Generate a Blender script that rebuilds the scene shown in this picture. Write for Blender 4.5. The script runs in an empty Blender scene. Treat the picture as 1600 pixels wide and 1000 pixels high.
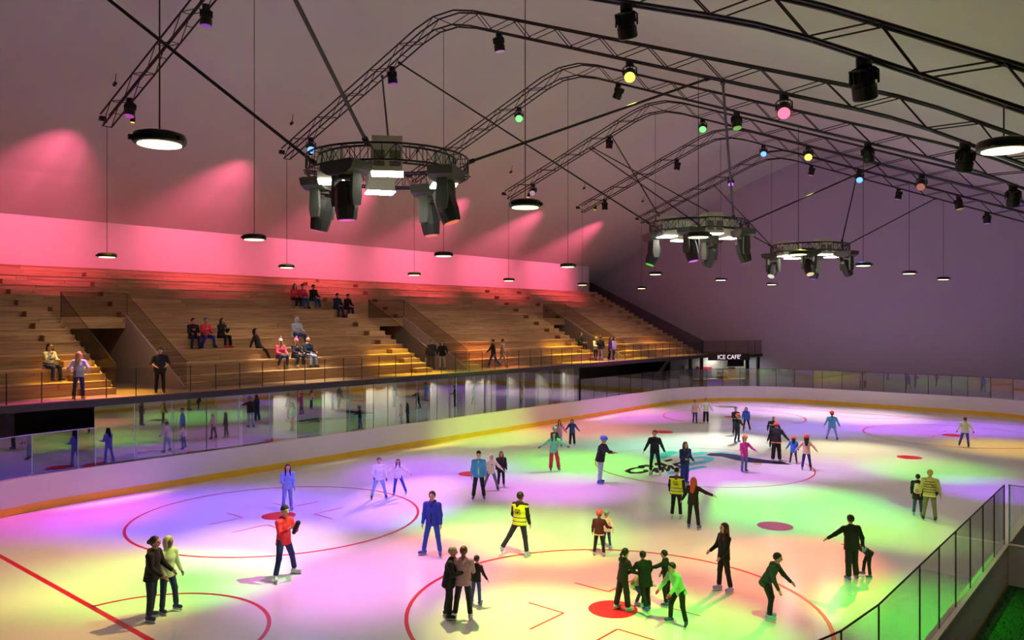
import bpy, bmesh, math, random
import numpy as np
from mathutils import Vector, Matrix
random.seed(7)
R = math.radians
scene = bpy.context.scene
COL = scene.collection

# ------------------------------------------------------------------ camera
CAM_H, FPX, YAW = 6.5, 1232.0, math.atan(1040 / 1232.0)
cam = bpy.data.objects.new('camera', bpy.data.cameras.new('camera'))
cam.data.sensor_width = 36.0
cam.data.lens = FPX / 1600 * 36.0
cam.data.clip_end = 400
cam.location = (0, 0, CAM_H)
cam.rotation_euler = (math.pi / 2, 0, YAW)
COL.objects.link(cam)
scene.camera = cam
# ------------------------------------------------------------------ world, exposure
world = bpy.data.worlds.new('hall_world'); scene.world = world
world.use_nodes = True
world.node_tree.nodes['Background'].inputs[0].default_value = (0.30, 0.26, 0.30, 1)
world.node_tree.nodes['Background'].inputs[1].default_value = 0.05
scene.view_settings.view_transform = 'Standard'
scene.view_settings.look = 'None'
scene.view_settings.gamma = 1.0
scene.view_settings.exposure = 0.0
scene.view_settings.use_curve_mapping = False
scene.cycles.adaptive_threshold = 0.02
scene.cycles.max_bounces = 8
scene.cycles.diffuse_bounces = 4
scene.cycles.glossy_bounces = 4
scene.cycles.transparent_max_bounces = 16
scene.cycles.caustics_reflective = False
scene.cycles.caustics_refractive = False
scene.cycles.sample_clamp_indirect = 4.0
# master levels of the lights the hall has
PENDANT_W = 50.0        # each round pendant lamp
PINK_W = 5200.0         # pink wall washers at the truss ends
SPOT_K = 1.55            # coloured stage spots
STREAK_W = 2600.0       # narrow pink beams along the roof
SPREAD, SAT = 1.5, 1.85  # cone width and colour depth of the stage spots
LED_W = 9.0            # white flood panels on the rings
DECK_W = 4200.0          # yellow spots on the front rows
UNDER_W = 30.0          # downlights under the gallery

CS, SN = math.cos(YAW), math.sin(YAW)
def ground(px, py, z=0.0):
    """point of the horizontal plane z that the photograph shows at a pixel"""
    D = FPX * (CAM_H - z) / (py - 500.0)
    lat = (px - 800.0) / FPX * D
    return Vector((-SN * D + CS * lat, CS * D + SN * lat, z))
def y_at(px, X):
    """Y at which a line of constant X crosses the pixel column px"""
    D = FPX * (CS + SN * SN / CS) * X / (px - 800.0 - FPX * SN / CS)
    return (D + SN * X) / CS
def x_at(px, Y):
    k = (px - 800.0) / FPX
    return (k * CS * Y - SN * Y) / (CS + k * SN)
def depth(p): return -SN * p[0] + CS * p[1]

# ------------------------------------------------------------------ materials
MATS = {}
def mat(name, col, rough=0.6, metal=0.0, var=0.12, scale=3.0, emit=None, estr=0.0, bump=0.0, spec=0.5, coords='Object'):
    if name in MATS: return MATS[name]
    m = bpy.data.materials.new(name); m.use_nodes = True
    nt = m.node_tree; b = nt.nodes['Principled BSDF']
    tc = nt.nodes.new('ShaderNodeTexCoord')
    nz = nt.nodes.new('ShaderNodeTexNoise'); nz.inputs['Scale'].default_value = scale; nz.inputs['Detail'].default_value = 3
    nt.links.new(tc.outputs[coords], nz.inputs['Vector'])
    rp = nt.nodes.new('ShaderNodeValToRGB')
    c = Vector(col[:3])
    rp.color_ramp.elements[0].position = 0.3; rp.color_ramp.elements[1].position = 0.7
    rp.color_ramp.elements[0].color = (*(c * (1 - var)), 1)
    rp.color_ramp.elements[1].color = (*[min(1, v * (1 + var)) for v in c], 1)
    nt.links.new(nz.outputs['Fac'], rp.inputs['Fac'])
    nt.links.new(rp.outputs['Color'], b.inputs['Base Color'])
    b.inputs['Roughness'].default_value = rough
    b.inputs['Metallic'].default_value = metal
    b.inputs['Specular IOR Level'].default_value = spec
    if emit:
        b.inputs['Emission Color'].default_value = (*emit, 1); b.inputs['Emission Strength'].default_value = estr
    if bump:
        bp = nt.nodes.new('ShaderNodeBump'); bp.inputs['Strength'].default_value = bump; bp.inputs['Distance'].default_value = 0.02
        nt.links.new(nz.outputs['Fac'], bp.inputs['Height']); nt.links.new(bp.outputs['Normal'], b.inputs['Normal'])
    MATS[name] = m
    return m
def srgb(r, g, b):
    f = lambda v: (v / 255.0 / 12.92) if v <= 10 else ((v / 255.0 + 0.055) / 1.055) ** 2.4
    return (f(r), f(g), f(b))
def wood_mat(name, c0, c1):
    m = bpy.data.materials.new(name); m.use_nodes = True
    nt = m.node_tree; b = nt.nodes['Principled BSDF']; L = nt.links.new
    geo = nt.nodes.new('ShaderNodeNewGeometry'); oi = nt.nodes.new('ShaderNodeObjectInfo')
    mp = nt.nodes.new('ShaderNodeMapping'); mp.inputs['Scale'].default_value = (9, 0.55, 13)
    ad = nt.nodes.new('ShaderNodeVectorMath'); ad.operation = 'ADD'
    ml = nt.nodes.new('ShaderNodeMath'); ml.operation = 'MULTIPLY'; ml.inputs[1].default_value = 37.0
    L(oi.outputs['Random'], ml.inputs[0]); L(geo.outputs['Position'], ad.inputs[0]); L(ml.outputs[0], ad.inputs[1])
    L(ad.outputs[0], mp.inputs['Vector'])
    nz = nt.nodes.new('ShaderNodeTexNoise'); nz.inputs['Scale'].default_value = 1.0; nz.inputs['Detail'].default_value = 5; nz.inputs['Distortion'].default_value = 0.6
    L(mp.outputs[0], nz.inputs['Vector'])
    rp = nt.nodes.new('ShaderNodeValToRGB'); rp.color_ramp.elements[0].position = 0.3; rp.color_ramp.elements[1].position = 0.72
    rp.color_ramp.elements[0].color = (*c0, 1); rp.color_ramp.elements[1].color = (*c1, 1)
    L(nz.outputs['Fac'], rp.inputs['Fac'])
    hs = nt.nodes.new('ShaderNodeHueSaturation')
    mr = nt.nodes.new('ShaderNodeMapRange'); mr.inputs['To Min'].default_value = 0.86; mr.inputs['To Max'].default_value = 1.14
    L(oi.outputs['Random'], mr.inputs['Value']); L(mr.outputs[0], hs.inputs['Value']); L(rp.outputs['Color'], hs.inputs['Color'])
    # knots
    vo = nt.nodes.new('ShaderNodeTexVoronoi'); vo.inputs['Scale'].default_value = 1.6; L(ad.outputs[0], vo.inputs['Vector'])
    lt = nt.nodes.new('ShaderNodeMapRange'); lt.inputs['From Min'].default_value = 0.03; lt.inputs['From Max'].default_value = 0.07
    lt.inputs['To Min'].default_value = 0.35; lt.inputs['To Max'].default_value = 1.0; L(vo.outputs['Distance'], lt.inputs['Value'])
    mx = nt.nodes.new('ShaderNodeMix'); mx.data_type = 'RGBA'; mx.blend_type = 'MULTIPLY'; mx.inputs[0].default_value = 1.0
    L(hs.outputs['Color'], mx.inputs[6]); L(lt.outputs[0], mx.inputs[7]); L(mx.outputs[2], b.inputs['Base Color'])
    b.inputs['Roughness'].default_value = 0.55
    MATS[name] = m
    return m
def glass_mat(name, tint, refl, rough=0.0, dark=0.0):
    """clear sheet: see-through with a mirror share that grows towards grazing view"""
    m = bpy.data.materials.new(name); m.use_nodes = True
    nt = m.node_tree; nt.nodes.clear(); L = nt.links.new
    out = nt.nodes.new('ShaderNodeOutputMaterial'); tr = nt.nodes.new('ShaderNodeBsdfTransparent'); gl = nt.nodes.new('ShaderNodeBsdfGlossy')
    nz = nt.nodes.new('ShaderNodeTexNoise'); nz.inputs['Scale'].default_value = 0.6
    rp = nt.nodes.new('ShaderNodeValToRGB')
    rp.color_ramp.elements[0].color = (*[v * 0.95 for v in tint], 1); rp.color_ramp.elements[1].color = (*tint, 1)
    L(nz.outputs['Fac'], rp.inputs['Fac']); L(rp.outputs['Color'], tr.inputs['Color'])
    gl.inputs['Roughness'].default_value = rough
    lw = nt.nodes.new('ShaderNodeLayerWeight'); lw.inputs['Blend'].default_value = 0.5
    pw = nt.nodes.new('ShaderNodeMath'); pw.operation = 'POWER'; pw.inputs[1].default_value = 5.0; L(lw.outputs['Facing'], pw.inputs[0])
    ma = nt.nodes.new('ShaderNodeMath'); ma.operation = 'MULTIPLY_ADD'; ma.inputs[1].default_value = 0.6; ma.inputs[2].default_value = refl; ma.use_clamp = True
    L(pw.outputs[0], ma.inputs[0])
    mx = nt.nodes.new('ShaderNodeMixShader'); L(ma.outputs[0], mx.inputs[0]); L(tr.outputs[0], mx.inputs[1]); L(gl.outputs[0], mx.inputs[2])
    L(mx.outputs[0], out.inputs['Surface'])
    MATS[name] = m
    return m
def emit_mat(name, col, s):
    return mat(name, col, 0.4, 0, 0.02, 2, emit=col, estr=s)

# ------------------------------------------------------------------ mesh helpers
class MB:
    def __init__(s): s.v = []; s.f = []; s.smooth = False
    def add(s, vs, fs):
        o = len(s.v); s.v += [tuple(p) for p in vs]; s.f += [tuple(i + o for i in f) for f in fs]; return s
    def box(s, x0, x1, y0, y1, z0, z1):
        return s.add([(x0,y0,z0),(x1,y0,z0),(x1,y1,z0),(x0,y1,z0),(x0,y0,z1),(x1,y0,z1),(x1,y1,z1),(x0,y1,z1)],
                     [(0,3,2,1),(4,5,6,7),(0,1,5,4),(1,2,6,5),(2,3,7,6),(3,0,4,7)])
    def tube(s, pts, r, n=6, closed=False, cap=True):
        P = [Vector(p) for p in pts]; N = len(P); rs = r if isinstance(r, (list, tuple)) else [r] * N
        vs = []; prev = None
        for i, p in enumerate(P):
            if closed: t = P[(i + 1) % N] - P[i - 1]
            else: t = P[min(i + 1, N - 1)] - P[max(i - 1, 0)]
            t.normalize()
            a = Vector((0, 0, 1)) if abs(t.z) < 0.95 else Vector((1, 0, 0))
            if prev is not None and not closed: a = prev
            u = (a - t * a.dot(t)).normalized(); w = t.cross(u); prev = u
            for k in range(n):
                an = 2 * math.pi * k / n
                vs.append(p + (u * math.cos(an) + w * math.sin(an)) * rs[i])
        fs = []
        for i in range(N if closed else N - 1):
            j = (i + 1) % N
            for k in range(n):
                l = (k + 1) % n
                fs.append((i*n+k, i*n+l, j*n+l, j*n+k))
        if cap and not closed:
            fs.append(tuple(range(n))[::-1]); fs.append(tuple((N-1)*n + k for k in range(n)))
        return s.add(vs, fs)
    def lathe(s, prof, n=24, c=(0, 0, 0)):
        vs = []; fs = []
        for (r, z) in prof:
            for k in range(n):
                a = 2 * math.pi * k / n; vs.append((c[0] + r*math.cos(a), c[1] + r*math.sin(a), c[2] + z))
        for i in range(len(prof) - 1):
            for k in range(n):
                l = (k + 1) % n; fs.append((i*n+k, i*n+l, (i+1)*n+l, (i+1)*n+k))
        fs.append(tuple(range(n))[::-1]); fs.append(tuple((len(prof)-1)*n + k for k in range(n)))
        return s.add(vs, fs)
    def prism(s, poly, axis, a, b):
        """polygon of 2-D points extruded along axis from a to b"""
        def pt(p, t):
            return {'x': (t, p[0], p[1]), 'y': (p[0], t, p[1]), 'z': (p[0], p[1], t)}[axis]
        n = len(poly); vs = [pt(p, a) for p in poly] + [pt(p, b) for p in poly]
        fs = [tuple(range(n))[::-1], tuple(range(n, 2 * n))] + [(i, (i+1) % n, n + (i+1) % n, n + i) for i in range(n)]
        return s.add(vs, fs)
    def strip(s, A, B, closed=False):
        n = len(A); o = list(A) + list(B)
        return s.add(o, [(i, (i+1) % n, n + (i+1) % n, n + i) for i in range(n if closed else n - 1)])
    def xf(s, M):
        s.v = [tuple(M @ Vector(p)) for p in s.v]; return s
    def mesh(s, name, m):
        me = bpy.data.meshes.new(name); me.from_pydata(s.v, [], s.f); me.update()
        bm = bmesh.new(); bm.from_mesh(me); bmesh.ops.recalc_face_normals(bm, faces=bm.faces); bm.to_mesh(me); bm.free()
        if m: me.materials.append(m)
        if s.smooth: me.polygons.foreach_set('use_smooth', [True] * len(me.polygons))
        return me
    def build(s, name, m, parent=None):
        return link(name, s.mesh(name, m), parent)
def link(name, data, parent=None, matrix=None):
    o = bpy.data.objects.new(name, data); COL.objects.link(o)
    if parent is not None: o.parent = parent
    if matrix is not None: o.matrix_local = matrix
    return o
def tag(o, label=None, cat=None, group=None, kind=None):
    if label: o['label'] = label
    if cat: o['category'] = cat
    if group: o['group'] = group
    if kind: o['kind'] = kind
    return o
def thing(name, label, cat, loc=(0, 0, 0), rotz=0.0, group=None):
    o = bpy.data.objects.new(name, None); COL.objects.link(o); o.empty_display_size = 0.2
    o.location = loc; o.rotation_euler = (0, 0, rotz)
    return tag(o, label, cat, group)
def struct(o): o['kind'] = 'structure'; return o
_unit = {}
def unit_bar(m, n=6):
    k = ('bar', m.name, n)
    if k not in _unit:
        b = MB().tube([(0, 0, 0), (0, 0, 1)], 1.0, n); _unit[k] = b.mesh('bar', m)
    return _unit[k]
def bar(name, p0, p1, r, m, parent, n=6):
    p0, p1 = Vector(p0), Vector(p1); d = p1 - p0
    q = Vector((0, 0, 1)).rotation_difference(d.normalized())
    M = Matrix.Translation(p0) @ q.to_matrix().to_4x4() @ Matrix.Diagonal((r, r, d.length, 1))
    return link(name, unit_bar(m, n), parent, M)
def unit_box(m, bevel=0.0):
    k = ('box', m.name)
    if k not in _unit: _unit[k] = MB().box(0, 1, 0, 1, 0, 1).mesh('plank', m)
    return _unit[k]
def piece(name, x0, x1, y0, y1, z0, z1, m, parent):
    M = Matrix.Translation((x0, y0, z0)) @ Matrix.Diagonal((x1 - x0, y1 - y0, z1 - z0, 1))
    return link(name, unit_box(m), parent, M)
def wpt(px, y, d): pass
ORD = ['first', 'second', 'third', 'fourth', 'fifth', 'sixth', 'seventh', 'eighth', 'ninth', 'tenth', 'eleventh', 'twelfth']

# ------------------------------------------------------------------ shared materials
M_plaster = mat('plaster_grey', srgb(205, 196, 194), 0.85, 0, 0.03, 0.5)
M_roof = mat('roof_membrane', srgb(205, 206, 200), 0.9, 0, 0.03, 0.25)
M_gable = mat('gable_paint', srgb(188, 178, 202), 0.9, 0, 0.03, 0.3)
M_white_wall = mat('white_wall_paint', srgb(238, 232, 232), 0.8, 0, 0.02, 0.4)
M_concrete = mat('dark_concrete', srgb(70, 66, 66), 0.85, 0, 0.15, 0.8)
M_fascia = mat('dark_fascia_metal', srgb(48, 42, 42), 0.5, 0.2, 0.1, 1.0)
M_black = mat('black_steel', srgb(22, 22, 23), 0.45, 0.3, 0.2, 6)
M_rod = mat('black_rod', srgb(26, 25, 27), 0.5, 0.2, 0.2, 6)
M_board = mat('white_dasher_plastic', srgb(232, 226, 224), 0.45, 0, 0.02, 0.6)
M_kick = mat('yellow_kick_plate', srgb(236, 190, 40), 0.5, 0, 0.05, 1.2)
M_cap = mat('pale_cap_rail', srgb(226, 218, 205), 0.4, 0, 0.03, 1.2)
M_red = mat('red_ice_paint', srgb(226, 22, 50), 0.28, 0, 0.04, 2)
M_wood = wood_mat('spruce_plank', srgb(176, 138, 102), srgb(228, 188, 144))
M_wood_end = wood_mat('dark_end_grain', srgb(140, 98, 66), srgb(178, 130, 92))
M_glass = glass_mat('clear_rink_glass', (0.94, 0.97, 0.95), 0.14)
M_glass_fac = glass_mat('gallery_facade_glass', (0.80, 0.82, 0.82), 0.27)
M_glass_tint = glass_mat('smoked_balustrade_glass', (0.85, 0.83, 0.81), 0.012)
M_glass_rail = glass_mat('clear_balustrade_glass', (0.93, 0.93, 0.92), 0.02)
M_edge = mat('polished_glass_edge', srgb(150, 205, 215), 0.15, 0.0, 0.05, 4)
M_post = mat('black_glass_post', srgb(20, 20, 22), 0.4, 0.4, 0.1, 5)
# ================================================================== THE SETTING
LX, RX, NY, FY, CR = -29.9, -3.2, 3.0, 62.0, 8.5      # inner faces of the rink boards
BH = 1.2
def rink_path(off, step=8):
    """closed loop of the rink outline pushed outwards by off, counter-clockwise from the near right corner"""
    x0, x1, y0, y1, r = LX - off, RX + off, NY - off, FY + off, CR + off
    pts = []
    for (cx, cy, a0) in ((x1-r, y1-r, 0), (x0+r, y1-r, 90), (x0+r, y0+r, 180), (x1-r, y0+r, 270)):
        for k in range(step + 1):
            a = R(a0 + 90 * k / step); pts.append((cx + r*math.cos(a), cy + r*math.sin(a)))
    return pts
# floor under everything
fl = struct(MB().box(-50, 12, -22, 68, -0.3, -0.04).build('floor', M_concrete)); fl['label'] = 'dark concrete floor of the whole hall'
# ice sheet
def ice_mat():
    m = mat('ice', (0.90, 0.90, 0.92), 0.2, 0, 0.015, 0.35, spec=0.5)
    nt = m.node_tree; b = nt.nodes['Principled BSDF']
    nz = nt.nodes.new('ShaderNodeTexNoise'); nz.inputs['Scale'].default_value = 1.4; nz.inputs['Detail'].default_value = 6
    mr = nt.nodes.new('ShaderNodeMapRange'); mr.inputs['To Min'].default_value = 0.13; mr.inputs['To Max'].default_value = 0.23
    geo = nt.nodes.new('ShaderNodeNewGeometry')
    nt.links.new(geo.outputs['Position'], nz.inputs['Vector']); nt.links.new(nz.outputs['Fac'], mr.inputs['Value']); nt.links.new(mr.outputs[0], b.inputs['Roughness'])
    return m
ice = MB().prism(rink_path(0.05, 12), 'z', -0.04, 0.0).build('ice_sheet', ice_mat())
struct(ice); ice['label'] = 'glossy white ice sheet lit by coloured spots'
ZM = 0.004
def ring_mark(name, cx, cy, r, w, parent=ice, a0=0, a1=360, n=72, m=M_red):
    A, B = [], []
    full = (a1 - a0) >= 360
    for k in range(n if full else n + 1):
        a = R(a0 + (a1 - a0) * k / n)
        A.append((cx + (r-w/2)*math.cos(a), cy + (r-w/2)*math.sin(a), ZM)); B.append((cx + (r+w/2)*math.cos(a), cy + (r+w/2)*math.sin(a), ZM))
    return MB().strip(A, B, full).build(name, m, parent)
def disc_mark(name, cx, cy, r, m=M_red, z=ZM):
    n = 40
    return MB().add([(cx + r*math.cos(2*math.pi*k/n), cy + r*math.sin(2*math.pi*k/n), z) for k in range(n)], [tuple(range(n))]).build(name, m, ice)
def line_mark(name, x0, y0, x1, y1, w, m=M_red, z=ZM):
    d = Vector((x1-x0, y1-y0, 0)); nrm = Vector((-d.y, d.x, 0)).normalized() * w / 2
    a, b = Vector((x0, y0, z)), Vector((x1, y1, z))
    return MB().add([a-nrm, b-nrm, b+nrm, a+nrm], [(0, 1, 2, 3)]).build(name, m, ice)
CX, CY = -16.3, 32.5
DX = (-22.8, -9.7)
for cx in DX:
    for cy in (15.0, 50.0):
        ring_mark('faceoff_circle', cx, cy, 4.6, 0.09)
        disc_mark('faceoff_dot', cx, cy, 0.55)
        for sx in (-1, 1):
            for sy in (-1, 1):
                line_mark('hash_mark', cx + sx*0.7, cy + sy*0.9, cx + sx*0.7, cy + sy*2.1, 0.05)
                line_mark('hash_mark', cx + sx*0.7, cy + sy*0.9, cx + sx*1.7, cy + sy*0.9, 0.05)
    for cy in (24.35, 40.65): disc_mark('faceoff_dot', cx, cy, 0.55)
ring_mark('centre_circle', CX, CY, 4.75, 0.06)
for gy, s in ((7.5, 1), (57.5, -1)):
    dx = math.sqrt(max(0, CR*CR - (CR - abs(gy - (NY if s > 0 else FY)))**2)) - CR
    line_mark('goal_line', LX - dx, gy, RX + dx, gy, 0.13)
    ring_mark('goal_crease', CX, gy, 2.5, 0.09, a0=0 if s > 0 else 180, a1=180 if s > 0 else 360, n=36)
# centre emblem: slanted black lettering-like strokes, a turquoise shadow and a long black blade shape
M_ink = mat('black_ice_print', srgb(6, 7, 7), 0.5, 0, 0.1, 2, spec=0.1)
M_teal = mat('turquoise_ice_print', srgb(70, 205, 195), 0.3, 0, 0.05, 2)
M_gold = mat('gold_ice_print', srgb(214, 176, 60), 0.3, 0, 0.05, 2)
def print_px(name, pts, m, z):
    w = [ground(px, py, 0) for px, py in pts]
    return MB().add([(p.x, p.y, z) for p in w], [tuple(range(len(w)))]).build(name, m, ice)
def emblem(polys, m, z, name):
    for p in polys: print_px(name, p, m, z)
emblem([[(1010,716),(1045,704),(1062,706),(1035,718)], [(1040,738),(1100,727),(1104,730),(1046,742)], [(1070,716),(1100,712),(1118,716),(1110,722),(1078,728),(1074,724),(1102,719),(1096,715),(1074,719)],
        [(1112,705),(1135,706),(1160,712),(1128,709)], [(1080,708),(1100,705),(1108,708),(1084,712)]], M_teal, 0.003, 'emblem_shadow')
emblem([[(975,736),(984,732),(1000,729),(1008,730),(1006,732),(994,732),(985,735),(985,737),(994,738),(1006,736),(1004,734),(1012,734),(1014,737),(1002,740),(984,740)],
        [(996,728),(1010,726),(1022,728),(1020,731),(1010,729),(1000,731)], [(1014,740),(1022,731),(1028,731),(1030,739),(1024,739),(1024,737),(1020,737),(1019,741)],
        [(1022,724),(1032,722),(1044,727),(1040,730),(1030,726),(1024,728)], [(1031,738),(1033,729),(1038,729),(1042,733),(1044,727),(1050,727),(1056,733),(1051,734),(1048,731),(1046,736),(1042,737),(1038,733),(1037,738)],
        [(1036,720),(1048,717),(1052,719),(1042,722)], [(1050,725),(1062,722),(1066,724),(1058,726),(1066,728),(1070,731),(1056,733),(1055,731),(1062,730),(1054,728)]], M_ink, 0.0045, 'emblem_stroke')
emblem([[(1103,711),(1110,708),(1128,708),(1150,710.5),(1175,715.5),(1200,719),(1222,721.5),(1236,726),(1222,725.5),(1196,724),(1170,722.5),(1150,719),(1128,713.5),(1112,712.5)]], M_ink, 0.0045, 'emblem_blade')
emblem([[(1176,722.5),(1192,723),(1190,726.5),(1178,726)]], M_gold, 0.0045, 'emblem_badge')

# rink boards
db = thing('dasher_boards', 'white rink boards with yellow kick strip around the ice', 'barrier', (0, 0, 0))
def ring_wall(o0, o1, z0, z1, name, m, parent, step=14):
    A, B = rink_path(o0, step), rink_path(o1, step); n = len(A)
    vs = [(x, y, z0) for x, y in A] + [(x, y, z1) for x, y in A] + [(x, y, z1) for x, y in B] + [(x, y, z0) for x, y in B]
    fs = []
    for i in range(n):
        j = (i + 1) % n
        for a in range(4):
            b = (a + 1) % 4; fs.append((a*n+i, a*n+j, b*n+j, b*n+i))
    return MB().add(vs, fs).build(name, m, parent)
ring_wall(0.0, 0.13, 0.26, BH - 0.03, 'board_facing', M_board, db)
ring_wall(-0.012, 0.13, 0.0, 0.26, 'kick_plate', M_kick, db)
ring_wall(-0.01, 0.16, BH - 0.03, BH, 'cap_rail', M_cap, db)
# free standing rink glass: bends at the near left, all of the far end, near right side
GT = 2.6
def rink_point(s_off, pts):  # cumulative path lookup
    pass
def glass_run(name, label, pts, m=M_glass, z0=BH, z1=GT, rail=True, edge=M_post, post_r=0.018):
    g = thing(name, label, 'glass screen', (pts[0][0], pts[0][1], 0))
    ox, oy = pts[0]
    for i in range(len(pts) - 1):
        a, b = Vector((pts[i][0]-ox, pts[i][1]-oy, 0)), Vector((pts[i+1][0]-ox, pts[i+1][1]-oy, 0))
        d = (b - a).normalized(); nrm = Vector((-d.y, d.x, 0)) * 0.006
        a2, b2 = a + d*0.012, b - d*0.012
        MB().add([a2-nrm+Vector((0,0,z0)), b2-nrm+Vector((0,0,z0)), b2+nrm+Vector((0,0,z0)), a2+nrm+Vector((0,0,z0)),
                  a2-nrm+Vector((0,0,z1)), b2-nrm+Vector((0,0,z1)), b2+nrm+Vector((0,0,z1)), a2+nrm+Vector((0,0,z1))],
                 [(0,3,2,1),(4,5,6,7),(0,1,5,4),(1,2,6,5),(2,3,7,6),(3,0,4,7)]).build('pane', m, g)
        if rail: bar('top_edge', a + Vector((0,0,z1)), b + Vector((0,0,z1)), 0.014, edge, g)
    for p in pts:
        bar('post', (p[0]-ox, p[1]-oy, z0), (p[0]-ox, p[1]-oy, z1 + 0.01), post_r, edge, g)
    return g
def arc_pts(cx, cy, r, a0, a1, n): return [(cx + r*math.cos(R(a0 + (a1-a0)*k/n)), cy + r*math.sin(R(a0 + (a1-a0)*k/n))) for k in range(n + 1)]
o = 0.07; r = CR + o
left_near = arc_pts(LX + CR, NY + CR, r, 262, 180, 8) + [(LX - o, 12.1)]
glass_run('rink_glass', 'clear rink glass on the boards at the bend under the near stands', left_near, edge=M_edge, post_r=0.016)
far = [(LX - o, 42.5 + 1.55*k) for k in range(8)] + arc_pts(LX + CR, FY - CR, r, 176, 92, 9) + [(x, FY + o) for x in np.linspace(LX + CR + 0.4, RX - CR - 0.4, 7)] + arc_pts(RX - CR, FY - CR, r, 86, 0, 9)
glass_run('rink_glass', 'clear rink glass curving round the far end of the ice', far)
right = arc_pts(RX - CR, NY + CR, r, 300, 360, 7) + [(RX + o, 13.75 + 1.33*k) for k in range(7)]
glass_run('rink_glass', 'clear rink glass with dark posts along the near right side', right, post_r=0.013)
# cross screen and low wall at the end of the players area
bx = thing('bench_side_wall', 'low pale wall closing the turfed bench area at right', 'wall', (RX + 0.16, 21.75, 0))
MB().box(0, 9, 0, 0.14, 0.2, BH - 0.03).build('wall_facing', M_board, bx)
MB().box(0, 9, -0.02, 0.16, BH - 0.03, BH).build('cap_rail', M_cap, bx)
glass_run('rink_glass', 'clear glass screen across the end of the turfed bench area', [(RX + 0.16 + 1.6*k, 21.82) for k in range(6)], edge=M_edge)
def turf_mat():
    m = mat('dark_green_turf', srgb(22, 62, 26), 0.95, 0, 0.7, 26, bump=1.0)
    return m
turf = MB().box(RX + 0.16, 9, -6, 21.75, -0.04, 0.25).build('turf_floor', turf_mat()); struct(turf); turf['label'] = 'dark green turf floor beside the near right boards'
# grass blades on the part of the turf in view
rng = np.random.default_rng(3)
bl = MB(); n = 9000
for q in range(n):
    x = RX + 0.2 + rng.random()*4.2; y = 10.5 + rng.random()*11.1; a = rng.random()*6.28; h = 0.03 + rng.random()*0.05
    dx, dy = 0.012*math.cos(a), 0.012*math.sin(a); lx, ly = (rng.random()-0.5)*0.05, (rng.random()-0.5)*0.05
    bl.add([(x-dx, y-dy, 0.25), (x+dx, y+dy, 0.25), (x+lx, y+ly, 0.25+h)], [(0, 1, 2)])
tf = bl.build('turf_pile', mat('turf_blade_green', srgb(30, 92, 34), 0.8, 0, 0.5, 9)); tag(tf, 'short green artificial grass blades on the bench floor', 'turf', kind='stuff')

# roof and walls
ROOF = [(-47.5, 9.0), (-42.9, 11.6), (-40, 13.3), (-37, 14.85), (-34.2, 16.2), (-31.4, 17.45), (-28.6, 18.6), (-25.9, 19.5), (-24, 20.0), (-22, 20.2), (-20, 19.95), (-18, 19.3), (-14.3, 17.75), (-10, 15.9), (-5.5, 13.9), (-1.7, 11.8), (3, 9.3), (9.5, 5.8)]
top = [(x, z + 0.4) for x, z in ROOF]
ce = MB().prism(ROOF + top[::-1], 'y', -22, 66.9).build('ceiling', M_roof); struct(ce); ce['label'] = 'pale curved gable ceiling over the rink'
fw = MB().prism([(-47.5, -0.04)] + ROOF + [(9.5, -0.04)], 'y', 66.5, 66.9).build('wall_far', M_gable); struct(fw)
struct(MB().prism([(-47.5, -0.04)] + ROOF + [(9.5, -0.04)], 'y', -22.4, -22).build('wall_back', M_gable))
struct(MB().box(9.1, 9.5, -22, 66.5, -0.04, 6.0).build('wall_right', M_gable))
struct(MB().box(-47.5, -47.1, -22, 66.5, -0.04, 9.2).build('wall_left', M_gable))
ww = MB().box(-43.25, -42.9, -22, 62.2, 3.62, 11.6).build('wall_stand', M_white_wall); struct(ww); ww['label'] = 'white upper wall behind the stands washed in pink light'
# gallery slab with dark fascia
DZ, DB = 3.62, 3.35
sl = MB().prism([(-30.1, -10), (-30.1, 60.8), (-27.6, 64.0), (-27.6, 66.5), (-43, 66.5), (-43, -10)], 'z', DB, DZ - 0.03).build('gallery_slab', M_fascia); struct(sl); sl['label'] = 'dark gallery slab edge above the glazed front'
M_deck = mat('warm_deck_floor', srgb(150, 120, 92), 0.5, 0, 0.06, 1.0)
dk = MB().prism([(-30.14, -10), (-30.14, 60.8), (-27.64, 64.0), (-27.64, 66.5), (-43, 66.5), (-43, -10)], 'z', DZ - 0.03, DZ).build('gallery_floor', M_deck); struct(dk)
# glazed front under the slab
fac = tag(bpy.data.objects.new('window_1', None), 'tall glazed front of the rooms under the gallery'); COL.objects.link(fac); struct(fac); fac.location = (-30.1, 12.1, 0)
NP, PW = 21, 1.448
for k in range(NP):
    y0 = k * PW
    M = None
    MB().box(-0.008, 0.008, y0 + 0.015, y0 + PW - 0.015, BH, DB).build('pane', M_glass_fac, fac)
    bar('glass_joint', (0, y0, BH), (0, y0, DB), 0.017, M_edge if k % 3 else M_post, fac)
bar('glass_joint', (0, NP*PW, BH), (0, NP*PW, DB), 0.03, M_post, fac)
# rooms behind the glass
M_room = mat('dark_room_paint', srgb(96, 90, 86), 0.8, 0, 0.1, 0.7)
M_panel = mat('pale_room_panel', srgb(214, 210, 200), 0.7, 0, 0.04, 0.9)
struct(MB().box(-37.3, -37.0, -10, 66.4, 0, DB).build('wall_room_back', M_room))
struct(MB().box(-37.0, -30.2, -10, 66.4, -0.04, 0.06).build('floor_room', M_concrete))
pan = [(215, 268), (277, 292), (340, 379), (427, 467), (503, 541), (572, 605), (607, 634), (672, 701), (707, 709), (727, 756), (762, 775), (795, 811), (818, 820), (840, 857), (879, 897)]
for i, (p0, p1) in enumerate(pan):
    ya, yb = y_at(p0, -31.8), y_at(p1, -31.8)
    w = MB().box(-32.0, -31.8, ya, yb, 0.06, DB).build('partition_panel', M_panel); struct(w)
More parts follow.
